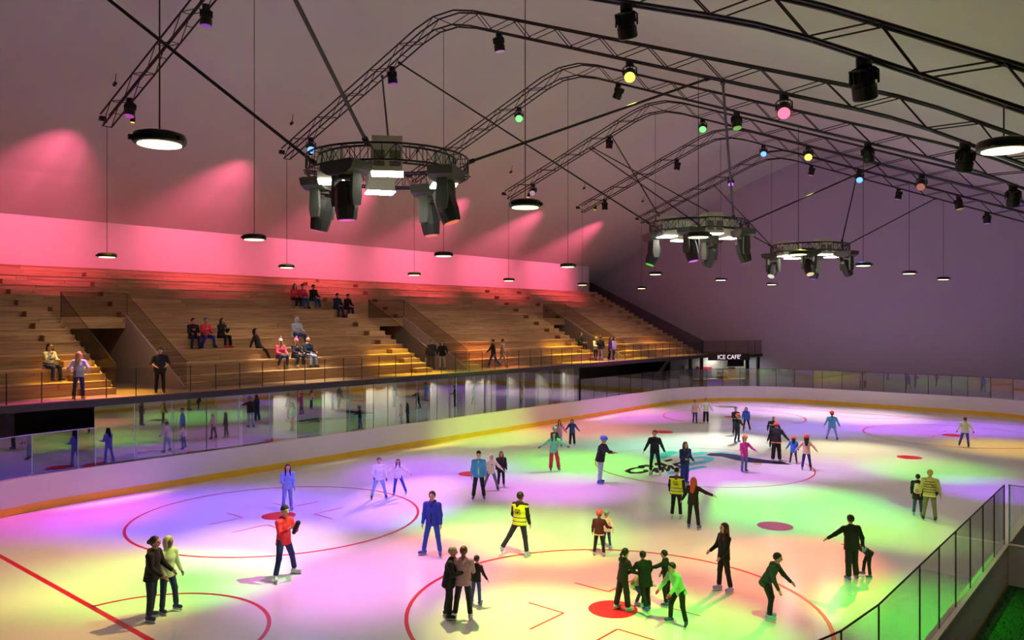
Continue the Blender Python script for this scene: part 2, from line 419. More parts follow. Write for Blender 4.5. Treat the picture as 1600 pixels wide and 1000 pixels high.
# dark screen at the near open bay
struct(MB().box(-33.0, -32.8, 5.0, 10.4, 0.06, DB).build('wall_bay', M_room))
def area(name, loc, size, power, col, rot=(0, 0, 0), spread=180, parent=None, shape='DISK'):
    l = bpy.data.lights.new(name, 'AREA'); l.shape = shape; l.size = size; l.energy = power; l.color = col; l.spread = R(spread)
    o = bpy.data.objects.new(name, l); COL.objects.link(o); o.location = loc; o.rotation_euler = rot
    if parent: o.parent = parent
    return o
def spot(name, loc, target, power, col, half, blend=1.0, radius=0.1, parent=None):
    l = bpy.data.lights.new(name, 'SPOT'); l.energy = power; l.color = col; l.spot_size = 2 * half; l.spot_blend = blend; l.shadow_soft_size = radius
    o = bpy.data.objects.new(name, l); COL.objects.link(o); o.location = loc
    o.rotation_euler = (Vector(target) - Vector(loc)).to_track_quat('-Z', 'Y').to_euler()
    if parent: o.parent = parent
    return o
M_down = emit_mat('downlight_glow', (1.0, 0.93, 0.8), 6)
gy = [y_at(p, -31.2) for p in (447, 522, 590, 620, 686, 741, 768, 803, 848, 888, 950, 1010)]  # last two are added to brighten the dark bay with the far staircase
for i, y in enumerate(gy):
    t = thing('downlight', 'small round recessed downlight under the gallery, %s from the left' % ORD[i], 'light', (-31.2, y, DB - 0.03), group='downlights under the gallery')
    MB().lathe([(0.09, 0.03), (0.09, 0.0), (0.07, -0.002)], 16).build('trim_ring', M_black, t)
    MB().lathe([(0.065, 0.0), (0.065, -0.006)], 16).build('diffuser', M_down, t)
    area('downlight_lamp', (-31.2, y, DB - 0.045), 0.14, UNDER_W, (1.0, 0.93, 0.78), spread=130)
def stairs(name, label, x, y, z0, n, run, rise, width, axis, sgn, m):
    t = thing(name, label, 'stairs', (x, y, z0))
    for k in range(n):
        a, b = sorted((sgn*run*k, sgn*run*(k+1)))
        if axis == 'y': MB().box(-width/2, width/2, a, b, max(0, rise*(k-1)), rise*(k+1)).build('step', m, t)
        else: MB().box(a, b, -width/2, width/2, max(0, rise*(k-1)), rise*(k+1)).build('step', m, t)
    return t
M_stair = mat('dark_stair_concrete', srgb(72, 68, 70), 0.7, 0, 0.1, 1)
stairs('staircase', 'dark staircase behind the glazed front descending to the right', -33.4, y_at(702, -33.4), 0.06, 11, 0.29, 0.19, 1.6, 'y', -1, M_stair)
stairs('staircase', 'dark staircase rising under the gallery beside the cafe', -33.6, y_at(985, -33.6), 0.06, 17, 0.30, 0.19, 1.4, 'y', 1, M_stair)
# ================================================================== GRANDSTAND
NT, RISE, RUN, FX = 11, 0.5, 0.99, -32.0
def tier_x(k): return FX - RUN * k
def tier_z(k): return DZ + RISE * (k + 1)
VOM = [(13.5, 16.3), (30.5, 33.3), (47.5, 50.3)]
KV = 5                                   # first row that bridges the openings
rw = random.Random(11)
def stand(label, y0, y1, bridge_from, stair_lo, stair_hi):
    t = thing('grandstand', label, 'grandstand', (FX, y0, DZ))
    # solid core
    def core(ya, yb, k0):
        poly = [(-RUN*NT + 0.02, 0.0 if k0 == 0 else RISE*k0 + 0.05)]
        poly = []
        zb = 0.0 if k0 == 0 else RISE*k0 + 0.2
        poly.append((-RUN*k0 - 0.05, zb))
        for k in range(k0, NT):
            poly.append((-RUN*k - 0.05, RISE*(k+1) - 0.05)); poly.append((-RUN*(k+1) - 0.05, RISE*(k+1) - 0.05))
        poly.append((-RUN*NT + 0.03, zb)); poly[-2] = (-RUN*NT + 0.03, RISE*NT - 0.05)
        MB().prism(poly, 'y', ya - y0, yb - y0).build('carcass', M_wood_end, t)
    core(y0, y1, 0)
    ys = y0
    if bridge_from is not None: core(bridge_from, y0, KV)
    for k in range(NT):
        a = bridge_from if (bridge_from is not None and k >= KV) else y0
        def run(name, x0, x1, z0, z1, lo, hi):
            y = a - rw.random()*2.0
            while y < y1:
                L = lo + rw.random()*(hi - lo); s, e = max(y, a), min(y + L, y1)
                if e - s > 0.25:
                    j = rw.random()*0.012
                    piece(name, x0 + (j if name == 'riser_plank' else 0), x1 + (j if name == 'riser_plank' else 0), s - y0 + 0.006, e - y0 - 0.006, z0, z1 + (j*0.4 if name == 'tread_plank' else 0), M_wood, t)
                y += L
        xf, zb = -RUN*k, RISE*k
        run('riser_plank', xf - 0.05, xf, zb + 0.003, zb + RISE/2 - 0.008, 4.0, 9.0)
        run('riser_plank', xf - 0.05, xf, zb + RISE/2, zb + RISE - 0.052, 4.0, 9.0)
        run('tread_plank', xf - RUN/2 - 0.004, xf + 0.045, zb + RISE - 0.05, zb + RISE, 4.0, 8.0)
        run('tread_plank', xf - RUN - (0.05 if k < NT - 1 else -0.03), xf - RUN/2 - 0.012, zb + RISE - 0.05, zb + RISE - 0.002, 3.0, 6.0)
    # half steps of the aisles at both ends
    for (ya, yb) in stair_lo + stair_hi:
        for k in range(NT):
            piece('aisle_step', -RUN*k, -RUN*k + RUN/2 - 0.02, ya - y0, yb - y0, RISE*k + 0.002, RISE*k + RISE/2, M_wood, t)
            piece('step_end', -RUN*k + 0.01, -RUN*k + RUN/2 - 0.03, ya - y0 - 0.03, ya - y0, RISE*k + 0.002, RISE*k + RISE/2 - 0.01, M_wood_end, t)
    return t
AW = 1.15
stand('wooden stand of long plank rows left of the first gallery opening', 1.0, 13.5, None, [], [(13.5 - AW, 13.5)])
stand('wooden stand of plank rows between the first and second gallery openings', 16.3, 30.5, 13.5, [(16.3, 16.3 + AW)], [(30.5 - AW, 30.5)])
stand('wooden stand of plank rows between the second and third gallery openings', 33.3, 47.5, 30.5, [(33.3, 33.3 + AW)], [(47.5 - AW, 47.5)])
stand('wooden stand of plank rows nearest the far wall', 50.3, 62.2, 47.5, [(50.3, 50.3 + AW)], [(62.2 - AW, 62.2)])
M_vom = mat('opening_plaster', srgb(176, 152, 142), 0.85, 0, 0.04, 0.6)
names = ['left', 'middle', 'right']
for i, (a, b) in enumerate(VOM):
    # sloping plaster cheek on the far side, back wall, beam
    v = tag(bpy.data.objects.new('gallery_opening', None), '%s of the three entrances through the stands' % ['nearest', 'middle one', 'farthest'][i]); COL.objects.link(v); struct(v); v.location = (FX, a, DZ)
    w = b - a
    MB().prism([(0.55, 0.0), (0.55, 0.12), (-RUN*KV, RISE*KV + 0.62), (-RUN*KV - 2.6, RISE*KV + 0.1), (-RUN*KV - 2.6, 0)], 'y', w - 0.09, w - 0.01).build('cheek_wall', M_vom, v)
    MB().prism([(0.02, 0.0), (0.02, 0.3), (-RUN*KV, RISE*KV + 0.2), (-RUN*KV - 2.6, RISE*KV + 0.1), (-RUN*KV - 2.6, 0)], 'y', 0.0, 0.06).build('cheek_wall', M_vom, v)
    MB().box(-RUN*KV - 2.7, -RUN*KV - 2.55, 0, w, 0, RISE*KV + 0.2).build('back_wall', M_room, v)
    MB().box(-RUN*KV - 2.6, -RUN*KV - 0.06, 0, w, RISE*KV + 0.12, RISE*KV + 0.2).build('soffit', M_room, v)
    # smoked glass guard
    g = thing('glass_guard', 'smoked glass guard around the %s opening in the stands' % ['nearest', 'middle', 'farthest'][i], 'balustrade', (FX, a, DZ))
    H = 1.1
    def side(y):
        MB().prism([(0.5, 0.1), (0.5, 1.15), (-RUN*KV - 0.05, RISE*(KV+1) + H), (-RUN*KV - 0.05, RISE*KV + 0.45)], 'y', y - 0.008, y + 0.008).build('pane', M_glass_tint, g)
        bar('top_edge', (0.5, y, 1.15), (-RUN*KV - 0.05, y, RISE*(KV+1) + H), 0.012, M_post, g)
    side(-0.02); side(w + 0.02)
    MB().box(-RUN*KV - 0.02, -RUN*KV - 0.004, 0, w, RISE*KV + 0.52, RISE*(KV+1) + H).build('pane', M_glass_tint, g)
    bar('top_edge', (-RUN*KV, 0, RISE*(KV+1) + H), (-RUN*KV, w, RISE*(KV+1) + H), 0.012, M_post, g)
    for y in (0, w): bar('post', (-RUN*KV, y, RISE*(KV+1)), (-RUN*KV, y, RISE*(KV+1) + H), 0.012, M_post, g)
# guard at the far end of the stands
g = thing('glass_guard', 'dark sloping glass guard closing the far end of the stands', 'balustrade', (FX, 62.3, DZ))
MB().prism([(0.9, 0.0), (0.9, 1.1), (-RUN*NT, RISE*NT + 1.0), (-RUN*NT, RISE*NT - 0.6)], 'y', -0.01, 0.01).build('pane', glass_mat('dark_end_glass', (0.66, 0.62, 0.64), 0.012), g)
bar('top_edge', (0.9, 0, 1.1), (-RUN*NT, 0, RISE*NT + 1.0), 0.015, M_post, g)
# gallery railing
rl = thing('gallery_railing', 'clear glass railing with thin dark posts along the gallery edge', 'railing', (-30.25, 5.0, DZ))
NR = 51; PR = 1.085
for k in range(NR):
    MB().box(-0.006, 0.006, k*PR + 0.02, (k+1)*PR - 0.02, 0.05, 1.05).build('pane', M_glass_rail, rl)
for k in range(NR + 1):
    bar('post', (0, k*PR, 0), (0, k*PR, 1.07), 0.017, M_post, rl)
cr = thing('gallery_railing', 'smoked glass railing on the terrace above the cafe', 'railing', (-30.2, 60.4, DZ))
cpts = [(0, 0), (1.25, 1.6), (2.45, 3.3), (2.5, 4.7), (2.5, 6.0)]
for i in range(4):
    a, b = Vector((*cpts[i], 0)), Vector((*cpts[i+1], 0)); d = (b-a).normalized(); nn = Vector((-d.y, d.x, 0))*0.006
    a, b = a + d*0.02, b - d*0.02; up = Vector((0, 0, 1.15)); lo = Vector((0, 0, 0.03))
    MB().add([a-nn+lo, b-nn+lo, b+nn+lo, a+nn+lo, a-nn+up, b-nn+up, b+nn+up, a+nn+up], [(0,3,2,1),(4,5,6,7),(0,1,5,4),(1,2,6,5),(2,3,7,6),(3,0,4,7)]).build('pane', M_glass_tint, cr)
for p in cpts: bar('post', (*p, 0), (*p, 1.17), 0.018, M_post, cr)

# ================================================================== CAFE
cdir = Vector((2.5, 3.2, 0)).normalized(); cn = Vector((cdir.y, -cdir.x, 0))       # along the fascia, outwards
cang = math.atan2(cdir.y, cdir.x)
def text_mesh(body, size, depth_, name, m, parent, M):
    cu = bpy.data.curves.new(name, 'FONT'); cu.body = body; cu.size = size; cu.extrude = depth_; cu.align_x = 'CENTER'; cu.align_y = 'CENTER'
    o = bpy.data.objects.new(name, cu); COL.objects.link(o)
    dg = bpy.context.evaluated_depsgraph_get(); dg.update()
    me = bpy.data.meshes.new_from_object(o.evaluated_get(dg)); bpy.data.objects.remove(o); bpy.data.curves.remove(cu)
    me.materials.clear(); me.materials.append(m)
    return link(name, me, parent, M)
M_sign = mat('sign_letter_white', srgb(246, 232, 238), 0.4, 0, 0.01, 2, emit=(1.0, 0.82, 0.9), estr=0.9)
sign_c = Vector((-30.1, 60.8, 3.48)) + cdir * 2.05 + cn * 0.10
sg = thing('cafe_sign', 'lit white ICE CAFE lettering on the dark fascia', 'sign', sign_c, cang)
MB().box(-1.9, 1.9, 0.03, 0.08, -0.36, 0.17).build('sign_board', M_fascia, sg)
Mx = Matrix.Translation((0.0, 0.02, -0.10)) @ Matrix.Rotation(math.pi/2, 4, 'X') @ Matrix.Diagonal((1.0, 1.0, 1.0, 1))
lt = text_mesh("ICE CAFE'", 0.50, 0.015, 'lettering', M_sign, sg, Mx)
for v in lt.data.vertices: v.co.x *= 1.0
# cafe box under the terrace
cf = thing('cafe_kiosk', 'small cafe kiosk with counter under the far gallery corner', 'kiosk', (-30.1, 60.8, 0.0), cang)
M_tile = mat('pale_cafe_wall', srgb(150, 150, 142), 0.6, 0, 0.06, 1.2)
MB().box(-2.2, 5.0, 2.3, 2.45, 0, DB).build('back_wall', M_tile, cf)
for x in (-1.2, -0.2, 4.0, 5.0): MB().box(x - 0.11, x + 0.11, 0.35, 0.57, 0, DB).build('column', M_black, cf)
M_counter = mat('white_counter', srgb(220, 222, 216), 0.3, 0, 0.03, 1)
MB().box(-0.6, 4.0, 0.65, 1.25, 0.0, 1.45).build('counter_front', mat('grey_counter_front', srgb(130, 132, 128), 0.5, 0, 0.05, 1), cf)
MB().box(-0.65, 4.05, 0.6, 1.3, 1.45, 1.5).build('counter_top', M_counter, cf)
MB().box(2.3, 3.8, 0.7, 0.95, 2.55, DB).build('black_canopy', M_black, cf)
MB().box(-1.0, -0.3, 2.2, 2.3, 0.3, 2.6).build('service_door', mat('grey_door', srgb(168, 170, 164), 0.5, 0, 0.03, 1), cf)
MB().lathe([(0.2, 0), (0.2, 0.03)], 20).xf(Matrix.Translation((-0.65, 2.2, 2.1)) @ Matrix.Rotation(math.pi/2, 4, 'X')).build('porthole', mat('blue_porthole_glass', srgb(80, 100, 150), 0.1, 0, 0.05, 2), cf)
def at_cafe(x, y): 
    p = Vector((-30.1, 60.8, 0)) + cdir*x + Vector((-cdir.y, cdir.x, 0))*y
    return p
M_fr = mat('fridge_glass_front', srgb(120, 140, 160), 0.15, 0, 0.2, 5); M_frred = mat('fridge_red_header', srgb(226, 40, 72), 0.4, 0, 0.1, 6, emit=(0.9, 0.08, 0.16), estr=0.35)
M_frb = mat('fridge_body', srgb(170, 172, 170), 0.4, 0.1, 0.03, 2)
for i, x in enumerate((0.4, 1.02)):
    f = thing('drinks_fridge', 'drinks fridge with red header behind the cafe counter, %s' % ['left one', 'right one'][i], 'fridge', at_cafe(x, 1.9), cang, group='cafe drinks fridges')
    MB().box(-0.28, 0.28, -0.28, 0.3, 0.0, 2.5).build('body', M_frb, f)
    MB().box(-0.27, 0.27, -0.31, -0.28, 2.22, 2.48).build('header', M_frred, f)
    d = MB().box(-0.26, 0.26, -0.305, -0.28, 0.4, 2.18).build('door', M_fr, f)
    for z in (1.2, 1.5, 1.8): MB().box(-0.25, 0.25, -0.315, -0.306, z, z + 0.02).build('shelf_edge', M_frb, d)
ds = thing('display_case', 'lit cake display case on the cafe counter', 'display case', at_cafe(1.95, 1.0) + Vector((0, 0, 1.5)), cang)
MB().box(-0.42, 0.42, -0.25, 0.25, 0.0, 0.1).build('base', M_black, ds)
MB().box(-0.4, 0.4, -0.22, 0.22, 0.42, 0.46).build('shelf', M_counter, ds)
MB().box(-0.36, 0.36, -0.18, 0.18, 0.46, 0.56).build('cakes', mat('yellow_cakes', srgb(196, 160, 70), 0.6, 0, 0.5, 14), ds)
MB().box(-0.36, 0.36, -0.18, 0.18, 0.1, 0.2).build('cakes', mat('brown_cakes', srgb(150, 110, 80), 0.6, 0, 0.5, 14), ds)
MB().box(-0.42, 0.42, -0.25, 0.25, 0.1, 0.8).build('glass_cover', M_glass, ds)
MB().box(-0.43, 0.43, -0.26, 0.26, 0.8, 0.84).build('lid', M_black, ds)
mn = thing('menu_board', 'pale printed menu panel beside the display case', 'menu board', at_cafe(3.0, 1.25) + Vector((0, 0, 1.5)), cang)
MB().box(-0.28, 0.28, -0.02, 0.02, 0.0, 0.9).build('panel', mat('menu_print', srgb(190, 160, 150), 0.5, 0, 0.35, 9), mn)
MB().box(-0.3, 0.3, 0.02, 0.05, -0.0, 0.93).build('frame', M_black, mn)
area('cafe_lamp', at_cafe(1.6, 1.6) + Vector((0, 0, DB - 0.06)), 1.0, 55, (1.0, 0.95, 0.85))
area('cafe_lamp', at_cafe(4.4, 1.6) + Vector((0, 0, DB - 0.06)), 0.6, 18, (0.95, 1.0, 0.85))
# ================================================================== TRUSSES
TY = [5.45, 13.85, 22.3, 30.7, 39.0, 47.3, 55.6]
NODES = [(-33.2, 14.35), (-22.3, 18.42), (-5.5, 11.75), (3.0, 6.9)]
def rounded(nodes, rr):
    out = [nodes[0]]
    for i in range(1, len(nodes) - 1):
        p = Vector(nodes[i]); a = (Vector(nodes[i-1]) - p).normalized(); b = (Vector(nodes[i+1]) - p).normalized()
        d = rr[i-1]
        p0, p1 = p + a*d, p + b*d
        for k in range(9):
            t = k / 8; out.append(tuple((1-t)**2 * p0 + 2*t*(1-t) * p + t*t * p1))
    out.append(nodes[-1]); return out
PROF = rounded(NODES, [1.5, 1.2])
def resample(pl, step):
    P = [Vector(p) for p in pl]; L = [0]
    for i in range(len(P) - 1): L.append(L[-1] + (P[i+1] - P[i]).length)
    n = max(2, round(L[-1] / step)); out = []
    for k in range(n + 1):
        s = L[-1] * k / n
        i = max(j for j in range(len(L)) if L[j] <= s + 1e-9); i = min(i, len(P) - 2)
        t = (s - L[i]) / (L[i+1] - L[i]); out.append(P[i].lerp(P[i+1], t))
    return out
BOT = resample(PROF, 1.0)
def norm_at(i, P):
    t = (P[min(i+1, len(P)-1)] - P[max(i-1, 0)]).normalized(); return Vector((-t.y, t.x))
TOPN = [BOT[i] + norm_at(i, BOT) * 0.55 for i in range(len(BOT))]
TW = 0.17
def chord_z(X):
    for i in range(len(BOT) - 1):
        if BOT[i].x <= X <= BOT[i+1].x:
            t = (X - BOT[i].x) / (BOT[i+1].x - BOT[i].x); return BOT[i].y + t * (BOT[i+1].y - BOT[i].y)
    return BOT[-1].y
tn = ['above the camera', 'nearest in view', 'second', 'third', 'fourth', 'fifth', 'farthest']
for ti, Y in enumerate(TY):
    t = thing('roof_truss', {0: 'black box truss directly overhead in front of the camera', 1: 'nearest black box truss crossing the top right of the view', 6: 'farthest black lattice truss before the far gable wall'}.get(ti, '%s black lattice truss counted from the camera, bent at the ridge' % ORD[ti]), 'truss', (BOT[0].x, Y, BOT[0].y), group='black roof trusses')
    o = Vector((BOT[0].x, Y, BOT[0].y))
    def P3(p, s): return Vector((p.x, Y + s*TW, p.y)) - o
    for s in (-1, 1):
        MB().tube([P3(p, s) for p in BOT], 0.034, 6).build('chord', M_black, t)
        MB().tube([P3(p, s) for p in TOPN], 0.034, 6).build('chord', M_black, t)
        for i in range(len(BOT) - 1):
            a, b = (BOT[i], TOPN[i+1]) if i % 2 == 0 else (TOPN[i], BOT[i+1])
            bar('brace', P3(a, s), P3(b, s), 0.017, M_black, t, 5)
    for i in range(0, len(BOT), 1):
        bar('rung', P3(BOT[i], -1), P3(BOT[i], 1), 0.015, M_black, t, 5)
        if i % 2 == 1: bar('rung', P3(TOPN[i], -1), P3(TOPN[i], 1), 0.015, M_black, t, 5)
def roof_z(X):
    for i in range(len(ROOF) - 1):
        if ROOF[i][0] <= X <= ROOF[i+1][0]:
            t = (X - ROOF[i][0]) / (ROOF[i+1][0] - ROOF[i][0]); return ROOF[i][1] + t * (ROOF[i+1][1] - ROOF[i][1])
    return 9.0
# pink wall washers at the truss ends
M_pinklens = emit_mat('pink_lens', (1.0, 0.16, 0.28), 4)
for ti in range(1, 7):
    Y = TY[ti]; p = Vector((-33.6, Y, 14.75))
    w = thing('wall_washer', 'small pink wall washer at the left end of the %s truss' % ORD[ti-1], 'spotlight', p, group='pink wall washers')
    MB().box(-0.10, 0.06, -0.12, 0.12, -0.1, 0.08).build('housing', M_black, w)
    MB().box(-0.115, -0.10, -0.1, 0.1, -0.08, 0.06).build('lens', M_pinklens, w)
    bar('bracket', (0.05, 0, 0), (0.42, 0, -0.24), 0.02, M_black, w)
    spot('wall_washer_lamp', p + Vector((-0.2, 0, 0.0)), (-43.0, Y, 10.3), PINK_W, (1.0, 0.11, 0.25), R(29), 1.0, 0.05)
    q = Vector((-33.3, Y + 0.35, roof_z(-33.3) - 0.42))
    n2 = thing('beam_washer', 'narrow pink beam lamp tucked under the roof above the %s truss end' % ORD[ti-1], 'spotlight', q, group='narrow pink beam lamps')
    MB().lathe([(0.04, -0.1), (0.07, -0.08), (0.07, 0.08), (0.06, 0.1)], 12).xf(Matrix.Rotation(-math.pi/2 - 0.45, 4, 'Y')).build('can', M_black, n2)
    bar('stem', (0, 0, 0), (0.12, 0, 0.4), 0.015, M_black, n2)
    for dy, hw, k in ((-0.5, 3.0, 1.0), (0.7, 2.2, 0.8)):
        spot('beam_washer_lamp', q + Vector((-0.15, 0, -0.02)), (-39.4, Y + 0.35 + dy, roof_z(-39.4)), STREAK_W * k, (1.0, 0.11, 0.24), R(hw), 0.9, 0.03)

# ================================================================== PENDANT LAMPS
M_pend = mat('pendant_housing', srgb(38, 38, 30), 0.4, 0.5, 0.1, 3)
M_pglow = emit_mat('pendant_diffuser', (1.0, 0.86, 0.46), 3.2)
pm = MB().lathe([(0.05, 0.12), (0.26, 0.12), (0.35, 0.09), (0.37, 0.04), (0.37, -0.02), (0.35, -0.045), (0.31, -0.05)], 28); pm.smooth = False
PM_h = pm.mesh('housing', M_pend); PM_d = MB().lathe([(0.30, -0.045), (0.30, -0.062), (0.27, -0.066)], 28).mesh('diffuser', M_pglow)
PM_c = MB().tube([(0, 0, 0), (0, 0, 1)], 0.011, 6).mesh('cable', M_rod); PM_k = MB().box(-0.05, 0.05, -0.03, 0.03, -0.03, 0.04).mesh('clip', M_black)
rows = [(-33.2, TY[1:], 'above the front of the stands'), (-22.4, TY[1:], 'over the left half of the ice'), (-11.3, TY, 'over the right half of the ice'), (-2.0, TY[1:5], 'added out of view over the right edge of the ice')]  # last row: lamps past the first are unseen, added to brighten the right side
for X, ys, where in rows:
    for i, Y in enumerate(ys):
        lab = 'large round black pendant lamp hanging close at the upper right' if (X == -2.0 and i == 0) else 'round black pendant lamp %s, %s from the camera' % (where, ORD[i])
        t = thing('pendant_lamp', lab, 'lamp', (X, Y, 9.1), group='round pendant lamps')
        link('housing', PM_h, t); link('diffuser', PM_d, t)
        top = (chord_z(X) if Y != TY[0] or True else roof_z(X)) - 9.1
        link('cable', PM_c, t, Matrix.Translation((0, 0, 0.12)) @ Matrix.Diagonal((1, 1, top - 0.12, 1)))
        bar('hanger', (0, -TW, top), (0, TW, top), 0.02, M_black, t)
        for a in (0.3, 2.4, 4.5): link('clip', PM_k, t, Matrix.Rotation(a, 4, 'Z') @ Matrix.Translation((0.37, 0, 0.0)))
        area('pendant_light', (X, Y, 9.1 - 0.075), 0.5, PENDANT_W, (1.0, 0.84, 0.58), spread=160)

# ================================================================== RINGS
RC = [(-16.5, 14.3), (-16.5, 32.6), (-16.5, 46.6)]
RR, RZ, RH = 2.02, 10.45, 0.42
M_head = mat('moving_head_grey', srgb(66, 68, 60), 0.5, 0.1, 0.1, 2)
M_headd = mat('moving_head_dark', srgb(34, 33, 32), 0.5, 0.1, 0.1, 2)
M_box = mat('white_projector_box', srgb(214, 212, 200), 0.5, 0, 0.03, 2)
M_led = emit_mat('white_flood_panel', (1.0, 0.97, 0.86), 22)
FIX = []          # (world position, aim function hook, lens colour index)
rn = ['nearest', 'middle', 'farthest']
az_base = YAW     # azimuth measured from the camera's right
def rpt(c, r, az, z): 
    a = R(az) + az_base
    return Vector((c[0] + r*math.cos(a), c[1] + r*math.sin(a), z))
HEADS = []
for ri, c in enumerate(RC):
    t = thing('lighting_ring', '%s round lattice lighting ring hung over the ice' % rn[ri], 'truss', (c[0], c[1], RZ), group='round lighting rings')
    n = 40
    for (rr, z) in ((RR - 0.17, 0), (RR + 0.17, 0), (RR - 0.17, RH), (RR + 0.17, RH)):
        MB().tube([(rr*math.cos(2*math.pi*k/48), rr*math.sin(2*math.pi*k/48), z) for k in range(48)], 0.028, 6, closed=True).build('chord', M_black, t)
    for k in range(n):
        a, b = 2*math.pi*k/n, 2*math.pi*(k+1)/n
        for rr in (RR - 0.17, RR + 0.17):
            p = lambda an, z: (rr*math.cos(an), rr*math.sin(an), z)
            bar('upright', p(a, 0), p(a, RH), 0.011, M_black, t, 5)
            bar('brace', p(a, 0 if k % 2 else RH), p(b, RH if k % 2 else 0), 0.010, M_black, t, 5)
        if k % 2 == 0:
            for z in (0, RH): bar('rung', ((RR-0.17)*math.cos(a), (RR-0.17)*math.sin(a), z), ((RR+0.17)*math.cos(a), (RR+0.17)*math.sin(a), z), 0.011, M_black, t, 5)
    for hi, az in enumerate((-112, -34, 62, 164)):
        HEADS.append((ri, hi, rpt(c, RR, az, RZ), az))
    for bi, az in enumerate((-82, 12, 108, 192)):
        p = rpt(c, RR - 0.5, az, RZ)
        b = thing('flood_box', 'white box with bright flood panel on the %s ring, at its %s' % (rn[ri], ['front', 'right', 'back', 'left'][bi]), 'floodlight', p, R(az) + az_base, group='white flood boxes on the rings')
        bm_ = MB().box(-0.36, 0.36, -0.38, 0.38, -0.22, 0.66).build('casing', M_box, b)
        for y in (-0.2, 0.2): MB().box(0.361, 0.366, y - 0.14, y + 0.14, -0.1, 0.3).build('vent_grille', mat('grey_vent_mesh', srgb(120, 120, 112), 0.6, 0, 0.3, 40), b)
        for y in (-0.21, 0.21): MB().box(-0.33, 0.33, y - 0.19, y + 0.19, -0.25, -0.22).build('flood_panel', M_led, b)
        for s in (-1, 1): bar('bracket', (0.36, s*0.2, 0.0), (0.72, s*0.2, 0.02), 0.02, M_black, b)
        area('flood_light', p + Vector((0, 0, -0.27)), 0.7, LED_W, (1.0, 0.96, 0.86), spread=150)
# moving head spotlights under the rings
def rot_to(d, up=(0, 0, 1)):
    return Vector(d).to_track_quat('Z', 'Y').to_matrix().to_4x4()
def moving_head(ri, hi, p, az, target, col):
    side = ['at the front', 'at the right', 'at the back', 'at the left'][hi]
    t = thing('moving_head', 'grey moving head spotlight under the %s ring, %s' % (rn[ri], side), 'spotlight', p, group='moving heads on the rings')
    d = Vector(target) - (p + Vector((0, 0, -0.95))); d.normalize()
    yaw = math.atan2(d.y, d.x)
    base = MB().prism([(-0.62, -0.05), (-0.55, -0.24), (-0.35, -0.34), (0.35, -0.34), (0.55, -0.24), (0.62, -0.05), (0.5, 0.0), (-0.5, 0.0)], 'y', -0.33, 0.33).xf(Matrix.Rotation(yaw + math.pi/2, 4, 'Z')).build('base', M_head, t)
    bar('clamp', (0, 0, 0), (0, 0, 0.04), 0.1, M_black, t)
    # yoke: two arms left and right of the head
    piv = Vector((0, 0, -0.95)); sd = Vector((-math.sin(yaw), math.cos(yaw), 0))
    for s in (-1, 1):
        q = sd * s
        m = MB().prism([(-0.13, -0.30), (0.13, -0.30), (0.16, -0.85), (0.12, -1.1), (-0.12, -1.1), (-0.16, -0.85)], 'y', 0.30*s, 0.40*s).xf(Matrix.Rotation(yaw, 4, 'Z')); m.build('yoke_arm', M_head, t)
    bar('yoke_hub', (0, 0, -0.33), (0, 0, -0.42), 0.2, M_head, t, 12)
    Rm = Matrix.Translation(piv) @ d.to_track_quat('Z', 'Y').to_matrix().to_4x4()
    hd = MB().lathe([(0.16, -0.46), (0.26, -0.36), (0.29, -0.1), (0.29, 0.2), (0.25, 0.46), (0.23, 0.50)], 8).xf(Rm).build('head', M_headd, t)
    MB().lathe([(0.2, 0.495), (0.2, 0.51)], 16).xf(Rm).build('lens', emit_mat('head_lens_%d_%d' % (ri, hi), tuple(0.02 + 0.6*v*v for v in col), 0.8), hd)
    return p + piv + d * 0.60
# par cans on the trusses
M_can = mat('black_spot_can', srgb(24, 24, 22), 0.45, 0.3, 0.2, 4)
M_can_dark = mat('dark_lens_glass', srgb(14, 14, 16), 0.1, 0.2, 0.1, 4)
def stage_can(ti, X, label, col, aim, size=1.0, lit=True):
    Y = TY[ti]; z = chord_z(X)
    p = Vector((X, Y, z - 0.05))
    t = thing('stage_spotlight', label, 'spotlight', p, group='stage spotlights on the trusses')
    MB().lathe([(0.10, 0.06), (0.13, 0.05), (0.13, -0.11), (0.10, -0.13)], 14).build('clamp_base', M_can, t)
    piv = Vector((0, 0, -0.42)); d = (Vector(aim) - (p + piv)).normalized(); yaw = math.atan2(d.y, d.x)
    sd = Vector((-math.sin(yaw), math.cos(yaw), 0))
    yk = [Vector((0, 0, -0.13)) + sd*0.0, Vector((0, 0, -0.14)) + sd*0.15, Vector((0, 0, -0.20)) + sd*0.22, piv + sd*0.225]
    MB().tube(yk, 0.02, 6).build('yoke', M_can, t)
    MB().tube([Vector((v.x, v.y, v.z)) - 2*sd*(v.dot(sd)) for v in yk], 0.02, 6).build('yoke', M_can, t)
    Rm = Matrix.Translation(piv) @ d.to_track_quat('Z', 'Y').to_matrix().to_4x4()
    b = MB().lathe([(0.10, -0.27), (0.17, -0.24), (0.18, 0.0), (0.20, 0.02), (0.20, 0.22), (0.185, 0.24)], 18).xf(Rm).build('can', M_can, t)
    for k in range(12):
        a = 2*math.pi*k/12
        MB().box(0.15, 0.215, -0.008, 0.008, -0.26, -0.06).xf(Rm @ Matrix.Rotation(a, 4, 'Z')).build('cooling_fin', M_can, b)
    lm = emit_mat('stage_lens_%s' % '_'.join('%02d' % int(v*99) for v in col), col, 2.4 if lit else 1.0)
    MB().lathe([(0.175, 0.236), (0.175, 0.246)], 18).xf(Rm).build('lens', lm, b)
    return p + piv + d * 0.32
